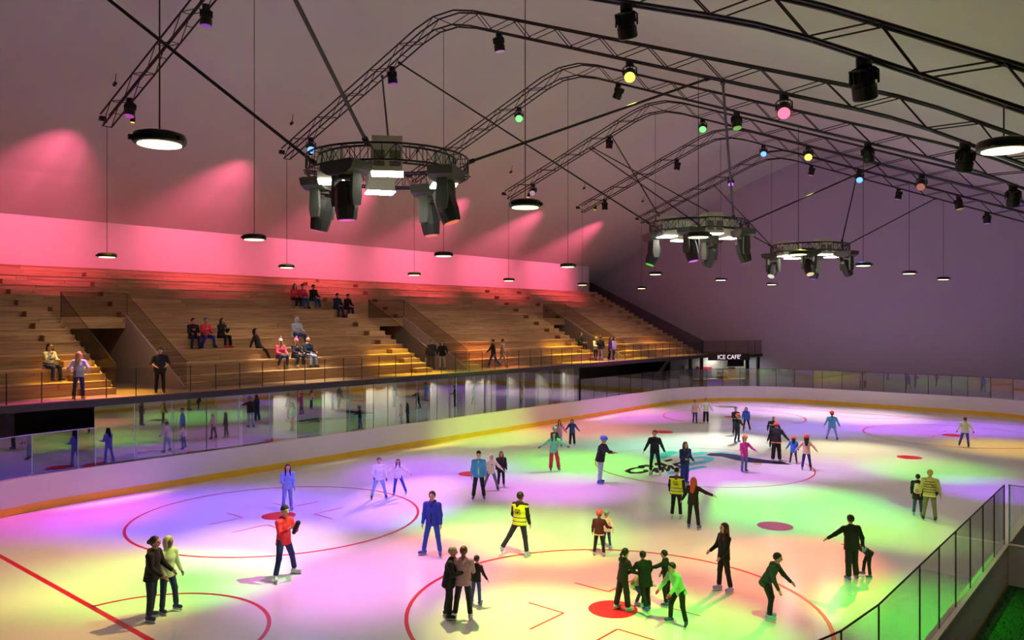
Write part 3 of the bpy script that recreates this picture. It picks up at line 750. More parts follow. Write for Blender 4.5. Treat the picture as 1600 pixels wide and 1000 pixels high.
# ---- colour patches thrown on the ice: pixel of the patch, colour, radius in metres, strength
PATCH = [
 ((70, 890), (1.0, 0.66, 0.42), 3.2, 0.45), ((60, 975), (0.95, 0.72, 0.30), 2.6, 0.35), ((265, 905), (0.42, 1.0, 0.26), 2.5, 0.75), ((110, 800), (1.0, 0.16, 0.9), 2.9, 0.6),
 ((300, 800), (0.38, 0.12, 1.0), 3.6, 0.85), ((560, 790), (0.46, 0.15, 1.0), 3.4, 0.75), ((405, 850), (1.0, 0.72, 0.95), 2.2, 0.75), ((560, 900), (1.0, 0.42, 0.95), 2.8, 0.6),
 ((730, 850), (1.0, 0.40, 0.42), 2.0, 0.5), ((720, 815), (0.40, 1.0, 0.30), 1.8, 0.45), ((850, 835), (0.72, 1.0, 0.30), 2.6, 0.7), ((890, 905), (1.0, 0.42, 0.24), 2.2, 0.65),
 ((850, 975), (1.0, 0.95, 0.45), 2.2, 0.75), ((1060, 985), (0.36, 1.0, 0.16), 2.0, 0.8), ((1230, 890), (1.0, 0.34, 0.26), 2.6, 0.75), ((1090, 855), (1.0, 0.74, 0.38), 2.0, 0.42),
 ((1230, 790), (0.34, 1.0, 0.12), 3.4, 0.95), ((680, 735), (0.60, 0.08, 1.0), 3.2, 0.75), ((650, 772), (1.0, 0.62, 0.95), 2.4, 0.55), ((905, 725), (0.34, 1.0, 0.18), 3.6, 0.85),
 ((870, 762), (0.88, 0.35, 1.0), 2.6, 0.65), ((760, 680), (0.72, 0.92, 0.2), 3.8, 0.55), ((920, 672), (1.0, 0.24, 0.24), 3.6, 0.45), ((985, 648), (0.9, 0.12, 0.95), 4.0, 0.65),
 ((1010, 695), (0.32, 0.95, 0.70), 3.4, 0.55), ((1120, 690), (1.0, 1.0, 0.92), 3.2, 0.75), ((1150, 750), (0.85, 0.30, 1.0), 2.6, 0.6), ((1190, 640), (0.85, 0.62, 1.0), 4.2, 0.85),
 ((1330, 650), (1.0, 0.85, 1.0), 4.2, 0.9), ((1250, 668), (0.42, 0.22, 1.0), 3.8, 0.65), ((1420, 668), (0.68, 0.16, 1.0), 4.2, 0.75), ((1550, 670), (0.5, 0.25, 1.0), 3.6, 0.6),
 ((1580, 700), (1.0, 0.75, 0.15), 3.0, 0.55), ((1330, 705), (1.0, 0.92, 0.65), 3.2, 0.75), ((1450, 735), (0.36, 1.0, 0.16), 2.6, 0.55), ((1555, 765), (0.55, 0.18, 1.0), 2.2, 0.6),
 ((1400, 830), (0.6, 0.9, 0.25), 2.2, 0.45), ((1440, 960), (0.12, 1.0, 0.04), 2.0, 0.8), ((960, 640), (1.0, 0.85, 0.3), 3.4, 0.4), ((1270, 730), (0.9, 0.6, 1.0), 2.6, 0.55),
]
P3 = [(ground(*p[0]), p[1], p[2], p[3]) for p in PATCH]
CANS = [ # truss, pixel column, lens colour seen (None: turned away)
 (1, 203, None), (1, 322, None), (1, 979, None), (1, 1350, None),
 (2, 486, 'blue'), (2, 613, None), (2, 780, None), (2, 984, 'yellow'), (2, 1225, 'red'), (2, 1508, None),
 (3, 811, 'green'), (3, 966, None), (3, 1151, None), (3, 1356, None), (3, 1583, None),
 (4, 833, None), (4, 952, None), (4, 1098, 'green'), (4, 1263, 'yellow'), (4, 1440, None),
 (5, 945, None), (5, 1058, None), (5, 1193, 'blue'), (5, 1343, 'blue'), (5, 1498, None),
 (6, 1142, 'violet'), (6, 1268, None), (6, 1404, None), (6, 1542, None)]
KEY = {'blue': (0.3, 0.2, 1.0), 'yellow': (1.0, 0.95, 0.3), 'red': (1.0, 0.3, 0.3), 'green': (0.35, 1.0, 0.2), 'violet': (0.6, 0.15, 1.0)}
SEEN = {'blue': (0.10, 0.28, 1.0), 'yellow': (0.85, 0.9, 0.08), 'red': (1.0, 0.10, 0.20), 'green': (0.12, 1.0, 0.14), 'violet': (0.38, 0.10, 1.0)}
src = []
for ti, px, cname in CANS:
    X = x_at(px, TY[ti]); src.append(('can', (ti, px, cname, X), Vector((X, TY[ti], chord_z(X) - 0.47))))
for h in HEADS: src.append(('head', h, h[2] + Vector((0, 0, -0.95))))
camp = Vector((0, 0, CAM_H))
free = list(range(len(P3))); assign = {}
def cost(s, pi):
    kind, info, p = s; tgt, col, rad, st = P3[pi]
    d = tgt - p; c = d.to_2d().length
    if kind == 'can': c += 16 * max(0, d.normalized().dot((camp - p).normalized()) + 0.15)
    return c
pool = [i for i in range(len(src)) if not (src[i][0] == 'can' and src[i][1][2])]
for c_, i, q in sorted((cost(src[i], q), i, q) for i in pool for q in free):
    if i in assign or q not in free: continue
    assign[i] = [q]; free.remove(q)
for q in free:
    i = min(pool, key=lambda z: cost(src[z], q) + 6 * (len(assign.get(z, [])) - 1)); assign.setdefault(i, []).append(q)
cnt = {}
for i, s in enumerate(src):
    lst = assign.get(i, []); kind, info, p = s
    shine = [P3[q] for q in lst]
    if kind == 'can' and info[2]:
        v = camp - p; h = v.to_2d().normalized(); reach = (p.z) / math.tan(R(36))
        tgt = Vector((p.x + h.x*reach, p.y + h.y*reach, 0)); reach = min(reach, v.to_2d().length - 4)
        shine = [(Vector((p.x + h.x*reach, p.y + h.y*reach, 0)), tuple(0.15 + 0.85*c for c in SEEN[info[2]]), 2.4, 0.08)]
        tgt = shine[0][0]; col = SEEN[info[2]]
    elif shine: tgt, col = shine[0][0], shine[0][1]
    else: tgt, col = Vector((p.x - 4, p.y + 9, 0)), (1, 0.9, 0.8)
    if kind == 'can':
        ti, px, cname, X = info; k = cnt.get(ti, 0); cnt[ti] = k + 1
        tr = ['', 'nearest', 'second', 'third', 'fourth', 'fifth', 'farthest'][ti]
        lab = ('black stage spotlight with %s lens on the %s truss, %s from its left end' % (cname, tr, ORD[k])) if cname else ('black stage spotlight turned away on the %s truss, %s from its left end' % (tr, ORD[k]))
        lp = stage_can(ti, X, lab, SEEN[cname] if cname else tuple(0.3*c for c in col), tgt, lit=bool(cname))
    else: lp = moving_head(*info, tgt, col)
    for (tg, cl, rad, st) in shine:
        d = tg - lp; dist = d.length; cosn = abs(d.normalized().z); sat = tuple(c**SAT for c in cl)
        spot('stage_beam', lp, tg, SPOT_K * st * 4 * math.pi**2 * dist**2 / (0.9 * max(0.35, cosn)), sat, math.atan(rad * SPREAD * max(0.5, cosn**0.5) / dist), 1.0, 0.06)
# yellow and white spots that graze the front rows
for (px, kx, col, st) in ((158, 0, (1.0, 0.62, 0.06), 1.0), (640, 0, (1.0, 0.72, 0.03), 1.35), (900, 0, (1.0, 0.72, 0.03), 1.5), (970, 0.6, (1.0, 0.68, 0.05), 1.0), (770, 0.3, (1.0, 0.42, 0.10), 0.7), (470, 0.4, (1.0, 0.85, 0.6), 0.8), (1040, 0.2, (1.0, 0.62, 0.08), 0.5)):
    X = FX - kx; Y = y_at(px, X)
    ti = min(range(1, 7), key=lambda q: abs(TY[q] - Y - 1)); p = Vector((-31.9, TY[ti] + 0.1, chord_z(-31.9) - 0.3))
    w = thing('row_spotlight', 'small black spotlight lighting the front rows %s' % {158: 'by the nearest entrance', 640: 'by the middle entrance', 900: 'by the farthest entrance', 970: 'of the last stand', 770: 'of the third stand', 470: 'of the second stand', 1040: 'towards the cafe'}[px], 'spotlight', p + Vector((0, 0.35 * (px % 3 - 1), 0)))
    d = (Vector((X, Y, DZ + 0.4)) - p).normalized(); Rm = d.to_track_quat('Z', 'Y').to_matrix().to_4x4()
    MB().lathe([(0.05, -0.14), (0.09, -0.12), (0.1, 0.12), (0.09, 0.14)], 12).xf(Rm).build('can', M_can, w)
    MB().lathe([(0.08, 0.139), (0.08, 0.146)], 12).xf(Rm).build('lens', emit_mat('row_lens_%d' % px, col, 2.0), w)
    bar('yoke', (0, 0, 0.05), (0, 0, 0.35), 0.02, M_can, w)
    dist = (Vector((X, Y, DZ + 0.4)) - p).length
    spot('row_beam', w.location + d * 0.2, (X, Y, DZ + 0.4), DECK_W * st * dist**2 / 30.0, col, math.atan(2.9 / dist), 1.0, 0.05)
# ================================================================== RODS
def on_truss(ti, px): 
    X = x_at(px, TY[ti]); return Vector((X, TY[ti], chord_z(X)))
def ring_at(ri, az): return rpt(RC[ri], RR + 0.17, az, RZ + RH)
rods = [
 (on_truss(0, -120), ring_at(0, 165), 'long black rod from upper left to the left of the nearest ring', 0.045),
 (Vector((-10.3, TY[0], chord_z(-10.3))), ring_at(0, -95), 'black rod running down to the top of the nearest ring', 0.045),
 (on_truss(2, 1110), ring_at(0, 8), 'long black rod from the right of the nearest ring up to the second truss', 0.04),
 (on_truss(2, 597), rpt(RC[0], RR, 96, RZ + RH), 'short black rod from the second truss down behind the nearest ring', 0.035),
 (on_truss(2, 622), ring_at(1, 175), 'long black rod from the second truss to the left of the middle ring', 0.035),
 (on_truss(2, 1129), ring_at(1, -62), 'grey pole standing between the second truss and the middle ring', 0.045),
 (on_truss(4, 922), ring_at(1, 70), 'thin black rod from the fourth truss to the back of the middle ring', 0.032),
 (on_truss(4, 955), ring_at(1, 120), 'thin black rod from below a spotlight to the back left of the middle ring', 0.032),
 (on_truss(4, 1376), ring_at(1, 5), 'black rod from the right of the middle ring up to the fourth truss', 0.035),
 (on_truss(4, 925) , ring_at(2, 172), 'very long black rod crossing to the left of the farthest ring', 0.032),
 (on_truss(6, 1116), ring_at(2, 140), 'thin black rod from the farthest truss to the farthest ring', 0.032),
 (on_truss(5, 1341), ring_at(2, -60), 'slim dark pole slanting down to the front of the farthest ring', 0.035),
 (on_truss(6, 1462), ring_at(2, 6), 'black rod from the right of the farthest ring to the farthest truss', 0.032)]
for a, b, lab, r_ in rods:
    t = thing('hanging_rod', lab, 'rod', b, group='rods carrying the lighting rings')
    bar('rod', Vector((0, 0, 0)), a - b, r_, M_rod, t, 8)
    d = (a - b).normalized()
    for q in (Vector((0, 0, 0)), a - b - d*0.18): bar('end_clamp', q, q + d*0.18, r_*1.7, M_black, t, 8)
# ================================================================== PEOPLE
def cap_field(P, a, b, ra, rb, sx, sy):
    sc = np.array([1/sx, 1/sy, 1.0]); p = P * sc; A = np.array(a) * sc; B = np.array(b) * sc
    ba = B - A; L = float(ba @ ba) + 1e-12
    t = np.clip(((p - A) @ ba) / L, 0, 1)
    return np.linalg.norm(p - A - t[..., None] * ba, axis=-1) - (ra + (rb - ra) * t)
class Blob:
    """soft union of tapered capsules, with flat cuts, meshed as one closed skin"""
    def __init__(s, k=0.03): s.p = []; s.cuts = []; s.k = k
    def cap(s, a, b, ra, rb=None, sx=1.0, sy=1.0): s.p.append((Vector(a), Vector(b), ra, ra if rb is None else rb, sx, sy)); return s
    def cut(s, pt, n): s.cuts.append((Vector(pt), Vector(n).normalized())); return s
    def mesh(s, name, m, h):
        lo = np.full(3, 1e9); hi = -lo
        for a, b, ra, rb, sx, sy in s.p:
            r = max(ra, rb); e = np.array([r*sx, r*sy, r])
            for q in (a, b): lo = np.minimum(lo, np.array(q) - e); hi = np.maximum(hi, np.array(q) + e)
        lo -= 3*h; n = np.ceil((hi + 3*h - lo) / h).astype(int) + 1
        F = np.full(n, 0.5)
        for a, b, ra, rb, sx, sy in s.p:
            r = max(ra, rb) + s.k + 2*h; e = np.array([r*max(1, sx), r*max(1, sy), r])
            i0 = np.maximum(0, np.floor((np.minimum(np.array(a), np.array(b)) - e - lo) / h).astype(int))
            i1 = np.minimum(n, np.ceil((np.maximum(np.array(a), np.array(b)) + e - lo) / h).astype(int) + 1)
            g = np.stack(np.meshgrid(*[lo[d] + h*np.arange(i0[d], i1[d]) for d in range(3)], indexing='ij'), -1)
            d = cap_field(g, a, b, ra, rb, sx, sy)
            sl = tuple(slice(i0[q], i1[q]) for q in range(3)); f = F[sl]
            hh = np.maximum(s.k - np.abs(f - d), 0) / s.k
            F[sl] = np.minimum(f, d) - hh*hh*s.k*0.25
        if s.cuts:
            g = np.stack(np.meshgrid(*[lo[d] + h*np.arange(n[d]) for d in range(3)], indexing='ij'), -1)
            for pt, nr in s.cuts: F = np.maximum(F, (g - np.array(pt)) @ np.array(nr))
        return net(F, lo, h, name, m)
CORN = [(0,0,0),(1,0,0),(0,1,0),(1,1,0),(0,0,1),(1,0,1),(0,1,1),(1,1,1)]
EDGE = [(0,1),(2,3),(4,5),(6,7),(0,2),(1,3),(4,6),(5,7),(0,4),(1,5),(2,6),(3,7)]
def net(F, lo, h, name, m):
    nx, ny, nz = F.shape
    c = np.stack([F[i:nx-1+i, j:ny-1+j, k:nz-1+k] for i, j, k in CORN], -1)
    s = c < 0; act = s.any(-1) & ~s.all(-1)
    cells = np.argwhere(act); cv = c[act]
    acc = np.zeros((len(cells), 3)); w = np.zeros(len(cells))
    for a, b in EDGE:
        va, vb = cv[:, a], cv[:, b]; x = (va < 0) != (vb < 0)
        t = np.where(x, va / np.where(x, va - vb, 1), 0)
        pa, pb = np.array(CORN[a]), np.array(CORN[b])
        acc += np.where(x[:, None], pa + t[:, None]*(pb - pa), 0); w += x
    V = lo + h*(cells + acc / np.maximum(w, 1)[:, None])
    idx = np.full((nx-1, ny-1, nz-1), -1, dtype=int); idx[act] = np.arange(len(cells))
    S = F < 0; faces = []
    for ax in range(3):
        u, v = (ax+1) % 3, (ax+2) % 3
        A = np.take(S, range(F.shape[ax]-1), ax); B = np.take(S, range(1, F.shape[ax]), ax)
        e = np.argwhere(A != B); e = e[(e[:, u] > 0) & (e[:, v] > 0) & (e[:, u] < F.shape[u]-1) & (e[:, v] < F.shape[v]-1)]
        flip = ~A[tuple(e.T)]
        def cell(du, dv):
            q = e.copy(); q[:, u] -= du; q[:, v] -= dv; return idx[tuple(q.T)]
        Q = np.stack([cell(1, 1), cell(0, 1), cell(0, 0), cell(1, 0)], -1)
        Q[flip] = Q[flip][:, ::-1]; faces.append(Q)
    Q = np.concatenate(faces); Q = Q[(Q >= 0).all(1)]
    me = bpy.data.meshes.new(name)
    me.vertices.add(len(V)); me.vertices.foreach_set('co', V.ravel())
    me.loops.add(len(Q)*4); me.loops.foreach_set('vertex_index', Q.ravel().astype(np.int32))
    me.polygons.add(len(Q)); me.polygons.foreach_set('loop_start', np.arange(0, len(Q)*4, 4, dtype=np.int32))
    me.polygons.foreach_set('use_smooth', np.ones(len(Q), dtype=bool))
    me.update(calc_edges=True); me.materials.append(m)
    return me
def cloth(rgb, rough=0.8): return mat('cloth_%d_%d_%d' % rgb, srgb(*rgb), rough, 0, 0.14, 9, bump=0.15)
def skin(rgb): return mat('skin_%d_%d_%d' % rgb, srgb(*rgb), 0.55, 0, 0.05, 12)
def hairm(rgb): return mat('hair_%d_%d_%d' % rgb, srgb(*rgb), 0.5, 0, 0.3, 25)
M_eye = mat('eye_dark', srgb(24, 18, 16), 0.3, 0, 0.1, 5); M_lip = mat('lip_red', srgb(150, 70, 66), 0.5, 0, 0.1, 5)
M_blade = mat('skate_blade_steel', srgb(190, 195, 205), 0.2, 0.9, 0.05, 4)
BOOT = {'blue': (64, 84, 200), 'lilac': (170, 150, 236), 'white': (232, 228, 236), 'black': (22, 20, 24), 'cyan': (140, 200, 235), 'pale': (150, 170, 240), 'navy': (34, 46, 120)}
SK = (214, 160, 138); SKD = (170, 116, 92)
def ldir(f, s, sg):
    f, s = R(f), R(s); return Vector((sg*math.sin(s), math.sin(f)*math.cos(s), -math.cos(f)*math.cos(s)))
def ball(mb, c, r, n=6, sx=1, sy=1, sz=1):
    vs = []; fs = []; rows_ = 4
    for i in range(rows_ + 1):
        th = math.pi*i/rows_
        for k in range(n):
            a = 2*math.pi*k/n; vs.append((c[0] + sx*r*math.sin(th)*math.cos(a), c[1] + sy*r*math.sin(th)*math.sin(a), c[2] + sz*r*math.cos(th)))
    for i in range(rows_):
        for k in range(n):
            l = (k+1) % n; fs.append((i*n+k, i*n+l, (i+1)*n+l, (i+1)*n+k))
    mb.add(vs, fs)
NPEOPLE = [0]
def person(label, loc, H, face_dir, top=(30,30,34), pants=(28,30,44), shoe='blue', skates=True, hair='short', hc=(36,26,22), sk=SK, lean=4, roll=0,
           legs=((4,4,6),(-4,4,6)), arms=((5,12,15,4),(5,12,15,4)), head=(0,0), hat=None, hem=0.10, fat=1.0, kid=False, seat=None, hood=None, extra=(), toes=(8,8), baggy=1.0, res=0.015, sleeve=True, group='skaters on the ice', trim=None):
    """legs: right, left (thigh forward, sideways, knee bend); arms: right, left (forward, sideways, elbow bend, forearm sideways); metres, facing +Y, right is +X"""
    NPEOPLE[0] += 1
    t = thing('person', label, 'person', loc, math.atan2(-face_dir[0], face_dir[1]), group=group)
    fat *= 1.12; baggy *= 1.06
    hs = 1.24 if kid else 1.09                      # children have larger heads
    # skeleton for a 1.80 m figure
    u = Vector((math.sin(R(roll)), math.sin(R(lean)), 1)); u.z = math.sqrt(max(0.05, 1 - u.x**2 - u.y**2)); u.normalize()
    hip = {}; knee = {}; ank = {}; sh = {}; elb = {}; wri = {}; hd = {}
    for sg, (tf, ts, kb), tg in ((1, legs[0], 0), (-1, legs[1], 1)):
        hip[sg] = Vector((sg*0.088, 0, 0)); knee[sg] = hip[sg] + 0.44*ldir(tf, ts, sg); ank[sg] = knee[sg] + 0.41*ldir(tf - kb, ts*0.9, sg)
    ah = 0.155 if skates else 0.10
    if seat is None: base = -min(ank[1].z, ank[-1].z) + ah
    else: base = seat
    off = Vector((0, 0, base))
    for sg in (1, -1): hip[sg] += off; knee[sg] += off; ank[sg] += off
    pel = Vector((0, 0, base)); chest = pel + 0.33*u; neck = pel + 0.53*u
    for sg, (f, s_, b, s2) in ((1, arms[0]), (-1, arms[1])):
        sh[sg] = pel + 0.458*u + Vector((sg*0.168*fat, 0, 0)); elb[sg] = sh[sg] + 0.285*ldir(f, s_, sg); d2 = ldir(f + b, s2, sg)
        wri[sg] = elb[sg] + 0.245*d2; hd[sg] = wri[sg] + 0.085*d2
    hu = (u + Vector((0, 0, 1.4))).normalized()
    hc_ = neck + 0.165*hs*hu + Vector((0, 0.015, 0))
    hy, hp = R(head[0]), R(head[1])
    f = Vector((math.sin(hy)*math.cos(hp), math.cos(hy)*math.cos(hp), -math.sin(hp))); sd = Vector((math.cos(hy), -math.sin(hy), 0)); hup = sd.cross(f).normalized()
    # figure height in this space, to scale to H
    topz = hc_.z + 0.118*hs
    if seat is None: S = H / topz
    else: S = H
    if seat is not None:
        S = H
    def fin(me):
        n = len(me.vertices); co = np.empty(n*3); me.vertices.foreach_get('co', co); me.vertices.foreach_set('co', co*S); me.update(); return me
    h = res / S
    ms = skin(sk)
    # body: head, neck, trunk, limbs in one skin
    B = Blob(0.025)
    B.cap(hc_ + hup*0.012*hs - f*0.008, hc_ + hup*0.012*hs - f*0.004, 0.098*hs, sx=0.80 if abs(head[0]) < 45 else 0.92, sy=1.0 if abs(head[0]) < 45 else 0.84)
    B.cap(hc_ - hup*0.045*hs + f*0.025*hs, hc_ - hup*0.085*hs + f*0.035*hs, 0.060*hs, 0.036*hs)
    B.cap(hc_ + f*0.088*hs + hup*0.005, hc_ + f*0.108*hs - hup*0.025*hs, 0.010, 0.015)
    B.cap(neck - u*0.06, hc_ - hup*0.05*hs, 0.056, 0.052)
    B.cap(pel + u*0.02, chest, 0.105, 0.115, 1.25*fat, 0.9*fat); B.cap(chest, neck - u*0.08, 0.11, 0.06, 1.35, 0.85)
    for sg in (1, -1):
        B.cap(sh[sg], elb[sg], 0.046, 0.038); B.cap(elb[sg], wri[sg], 0.037, 0.026); B.cap(wri[sg], hd[sg], 0.028, 0.03, 0.8, 1.0)
        B.cap(hip[sg], knee[sg], 0.072, 0.05); B.cap(knee[sg], ank[sg], 0.048, 0.036)
        for q in (0.07,): B.cap(hc_ + sd*sg*0.078*hs - hup*0.008, hc_ + sd*sg*0.082*hs - hup*0.03, 0.014)
    # fingers, eyes, mouth
    fg = MB()
    for sg in (1, -1):
        d = (hd[sg] - wri[sg]).normalized(); side = Vector((0, 1, 0)); side = (side - d*side.dot(d)).normalized() if abs(d.y) < 0.95 else Vector((1, 0, 0)); inn = d.cross(side).normalized() * (-sg)
        for q, (o_, L) in enumerate(((-0.024, 0.062), (-0.008, 0.074), (0.008, 0.070), (0.024, 0.056))):
            a = hd[sg] + side*o_ + d*0.012
            fg.tube([a, a + d*L*0.55 + inn*0.006, a + d*L*0.85 + inn*0.028], [0.0095, 0.0085, 0.006], 5)
        a = wri[sg] + d*0.03 + side*0.024
        fg.tube([a, a + d*0.035 + side*0.026, a + d*0.066 + side*0.028], [0.012, 0.010, 0.007], 5)
    fg.smooth = True
    me = B.mesh('body', ms, h); ft = fg.mesh('fingers', None)
    bmm = bmesh.new(); bmm.from_mesh(me); bmm.from_mesh(ft); bmm.to_mesh(me); bmm.free(); bpy.data.meshes.remove(ft)
    me.polygons.foreach_set('use_smooth', [True] * len(me.polygons))
    bo = link('body', fin(me), t)
    for sg in (1, -1):
        ey = MB(); ball(ey, hc_ + f*0.088*hs + sd*sg*0.034*hs + hup*0.012*hs, 0.0135*hs, 6); link('eye', fin(ey.mesh('eye', M_eye)), bo)
    mo = MB(); ball(mo, hc_ + f*0.082*hs - hup*0.058*hs, 0.02*hs, 6, 1.0, 1.0, 0.4); link('mouth', fin(mo.mesh('mouth', M_lip)), bo)
    # trousers
    T = Blob(0.035); T.cap(hip[1] + u*0.02, hip[-1] + u*0.02, 0.092*fat); T.cap(pel, pel + u*0.09, 0.108*fat, 0.102*fat, 1.2, 0.95)
    for sg in (1, -1): T.cap(hip[sg], knee[sg], 0.088*fat, 0.066*baggy); T.cap(knee[sg], knee[sg].lerp(ank[sg], 0.88), 0.063*baggy, (0.049 if baggy <= 1 else 0.062)*baggy)
    link('trousers', fin(T.mesh('trousers', cloth(pants), h)), t)
    # jacket
    def jacket_blob(grow=0.0, arms_=True, hem_=hem):
        J = Blob(0.035); g = grow
        J.cap(pel - u*hem_, pel + u*0.12, 0.136*fat + g, 0.122*fat + g, 1.36, 1.0); J.cap(pel + u*0.12, chest, 0.122*fat + g, 0.130*fat + g, 1.24, 0.92); J.cap(chest, pel + u*0.44, 0.130*fat + g, 0.105*fat + g, 1.3, 0.9)
        J.cap(sh[1], sh[-1], 0.066 + g); J.cap(pel + u*0.46, neck + u*0.005, 0.085 + g, 0.064 + g)
        for sg in (1, -1): J.cap(neck - u*0.012, sh[sg], 0.058 + g, 0.062 + g)
        if arms_:
            for sg in (1, -1):
                J.cap(sh[sg], elb[sg], 0.072*fat**0.5, 0.060); J.cap(elb[sg], elb[sg].lerp(wri[sg], 0.96 if sleeve else 0.1), 0.059, 0.046)
        return J
    J = jacket_blob(); J.cut(pel - u*(hem + 0.02), -u)
    jk = link('jacket', fin(J.mesh('jacket', cloth(top), h)), t)
    # shoes
    for sg, tg in ((1, toes[0]), (-1, toes[1])):
        a = ank[sg]; shin = (ank[sg] - knee[sg]).normalized(); fd = Vector((sg*math.sin(R(tg)), math.cos(R(tg)), 0))
        if seat is not None and not skates: pass
        lift = max(0.0, a.z - ah) if seat is None else 0
        q = Blob(0.02); cb = BOOT[shoe] if isinstance(shoe, str) else shoe
        zb = a.z - (0.058 if skates else 0.055)
        foot = Vector((a.x, a.y, zb))
        if skates: q.cap(a - shin*0.13, a, 0.058, 0.056)
        else: q.cap(a - shin*0.03, a, 0.046, 0.05)
        q.cap(foot - fd*0.045, foot + fd*0.145, 0.050, 0.040)
        ob = link('ice_skate' if skates else 'shoe', fin(q.mesh('boot', mat('boot_%d_%d_%d' % cb, srgb(*cb), 0.4, 0, 0.15, 8), h)), t)
        if skates:
            k = MB(); yaw = math.atan2(fd.y, fd.x); Mx = Matrix.Translation((a.x, a.y, a.z - ah)) @ Matrix.Rotation(yaw, 4, 'Z')
            hl = MB().prism([(-0.09, 0.055), (-0.075, 0.022), (0.15, 0.022), (0.18, 0.055)], 'y', -0.016, 0.016).xf(Mx); link('blade_holder', fin(hl.mesh('blade_holder', mat('skate_holder_white', srgb(220, 222, 232), 0.4, 0, 0.05, 4))), ob)
            bl_ = MB().prism([(-0.115, 0.022), (-0.11, 0.004), (-0.09, 0.0), (0.16, 0.0), (0.19, 0.01), (0.195, 0.022)], 'y', -0.003, 0.003).xf(Mx); link('blade', fin(bl_.mesh('blade', M_blade)), ob)
    # hair
    mh = hairm(hc)
    if hair and hat != 'hoodup':
        Hb = Blob(0.02); c0 = hc_ + hup*0.022*hs - f*0.016*hs
        Hb.cap(c0, c0 + hup*0.001, 0.107*hs, sx=0.86 if abs(head[0]) < 45 else 0.97, sy=1.0 if abs(head[0]) < 45 else 0.90)
        Hb.cut(hc_ + f*0.052*hs + hup*0.045*hs, f*0.9 - hup*0.62)
        if hair == 'short': Hb.cut(hc_ - hup*0.055*hs, -hup)
        link('hair', fin(Hb.mesh('hair', mh, h*0.85)), t)
        if hair == 'long':
            L = Blob(0.03)
            L.cap(hc_ - f*0.05*hs, neck - f*0.095 - u*0.18, 0.084*hs, 0.07, 1.2, 0.85)
            for sg in (1, -1): L.cap(hc_ + sd*sg*0.072*hs - hup*0.0, neck + sd*sg*0.09 + f*0.075 - u*0.12, 0.036*hs, 0.034)
            link('long_hair', fin(L.mesh('long_hair', mh, h*0.85)), t)
        if hair == 'pony':
            L = Blob(0.02); L.cap(hc_ - f*0.105*hs + hup*0.03, hc_ - f*0.145*hs - hup*0.05, 0.034, 0.036); L.cap(hc_ - f*0.145*hs - hup*0.05, neck - f*0.12 - u*0.13, 0.036, 0.014)
            link('ponytail', fin(L.mesh('ponytail', mh, h*0.85)), t)
        if hair == 'bun':
            L = Blob(0.02); L.cap(hc_ - f*0.12*hs + hup*0.01, hc_ - f*0.125*hs + hup*0.0, 0.05); link('hair_bun', fin(L.mesh('hair_bun', mh, h*0.85)), t)
    if hat:
        kind, rgb = (hat, top) if hat == 'hoodup' else hat
        if hat == 'hoodup':
            Q = Blob(0.03); Q.cap(hc_ + hup*0.02*hs - f*0.018, hc_ - hup*0.04*hs - f*0.02, 0.122*hs, 0.118*hs, 0.9, 1.0); Q.cap(hc_ - hup*0.05 - f*0.02, neck - f*0.02, 0.105, 0.09); Q.cut(hc_ + f*0.052*hs + hup*0.04, f*0.95 - hup*0.12)
            link('hood', fin(Q.mesh('hood', cloth(rgb), h)), t)
        elif kind == 'beanie':
            Q = Blob(0.02); Q.cap(hc_ + hup*0.028*hs - f*0.012, hc_ + hup*0.055*hs - f*0.016, 0.112*hs, 0.098*hs, 0.86, 1.0); Q.cut(hc_ + hup*0.035*hs, -(hup + f*-0.25))
            link('knit_cap', fin(Q.mesh('knit_cap', cloth(rgb), h*0.85)), t)
        elif kind == 'bobble':
            Q = Blob(0.02); Q.cap(hc_ + hup*0.028*hs - f*0.012, hc_ + hup*0.065*hs - f*0.016, 0.112*hs, 0.09*hs, 0.86, 1.0); Q.cut(hc_ + hup*0.03*hs, -hup)
            k = link('knit_cap', fin(Q.mesh('knit_cap', cloth(rgb), h*0.85)), t)
            bb = MB(); ball(bb, hc_ + hup*0.185*hs, 0.042, 10); bb.smooth = True; link('bobble', fin(bb.mesh('bobble', cloth((236, 140, 210)))), k)
        elif kind == 'cap':
            Q = Blob(0.02); Q.cap(hc_ + hup*0.028*hs - f*0.008, hc_ + hup*0.035*hs - f*0.01, 0.108*hs, sx=0.86); Q.cap(hc_ + hup*0.05*hs + f*0.06, hc_ + hup*0.048*hs + f*0.155, 0.016, 0.010, 4.0, 1.0); Q.cut(hc_ + hup*0.038*hs, -hup)
            link('peaked_cap', fin(Q.mesh('peaked_cap', cloth(rgb), h*0.8)), t)
        elif kind == 'helmet':
            Q = Blob(0.02); Q.cap(hc_ + hup*0.04*hs - f*0.025, hc_ + hup*0.045*hs + f*0.025, 0.124*hs, sx=0.9); Q.cut(hc_ + hup*0.025*hs, -(hup - f*0.12))
            k = link('helmet', fin(Q.mesh('helmet', mat('helmet_%d_%d_%d' % rgb, srgb(*rgb), 0.3, 0, 0.05, 5), h*0.85)), t)
            st = MB()
            for sg in (1, -1): st.tube([hc_ + sd*sg*0.085*hs + hup*0.03, hc_ + sd*sg*0.072*hs - hup*0.06*hs + f*0.02, hc_ - hup*0.115*hs + f*0.03], 0.006, 4)
            link('chin_strap', fin(st.mesh('chin_strap', M_black)), k)
    if hood:
        Q = Blob(0.03); Q.cap(neck - f*0.055 + sd*0.06 + u*0.01, neck - f*0.085 - u*0.02, 0.05, 0.06); Q.cap(neck - f*0.055 - sd*0.06 + u*0.01, neck - f*0.085 - u*0.02, 0.05, 0.06); Q.cap(neck - f*0.085 - u*0.02, neck - f*0.11 - u*0.10, 0.058, 0.035)
        link('hood', fin(Q.mesh('hood', cloth(hood), h)), t)
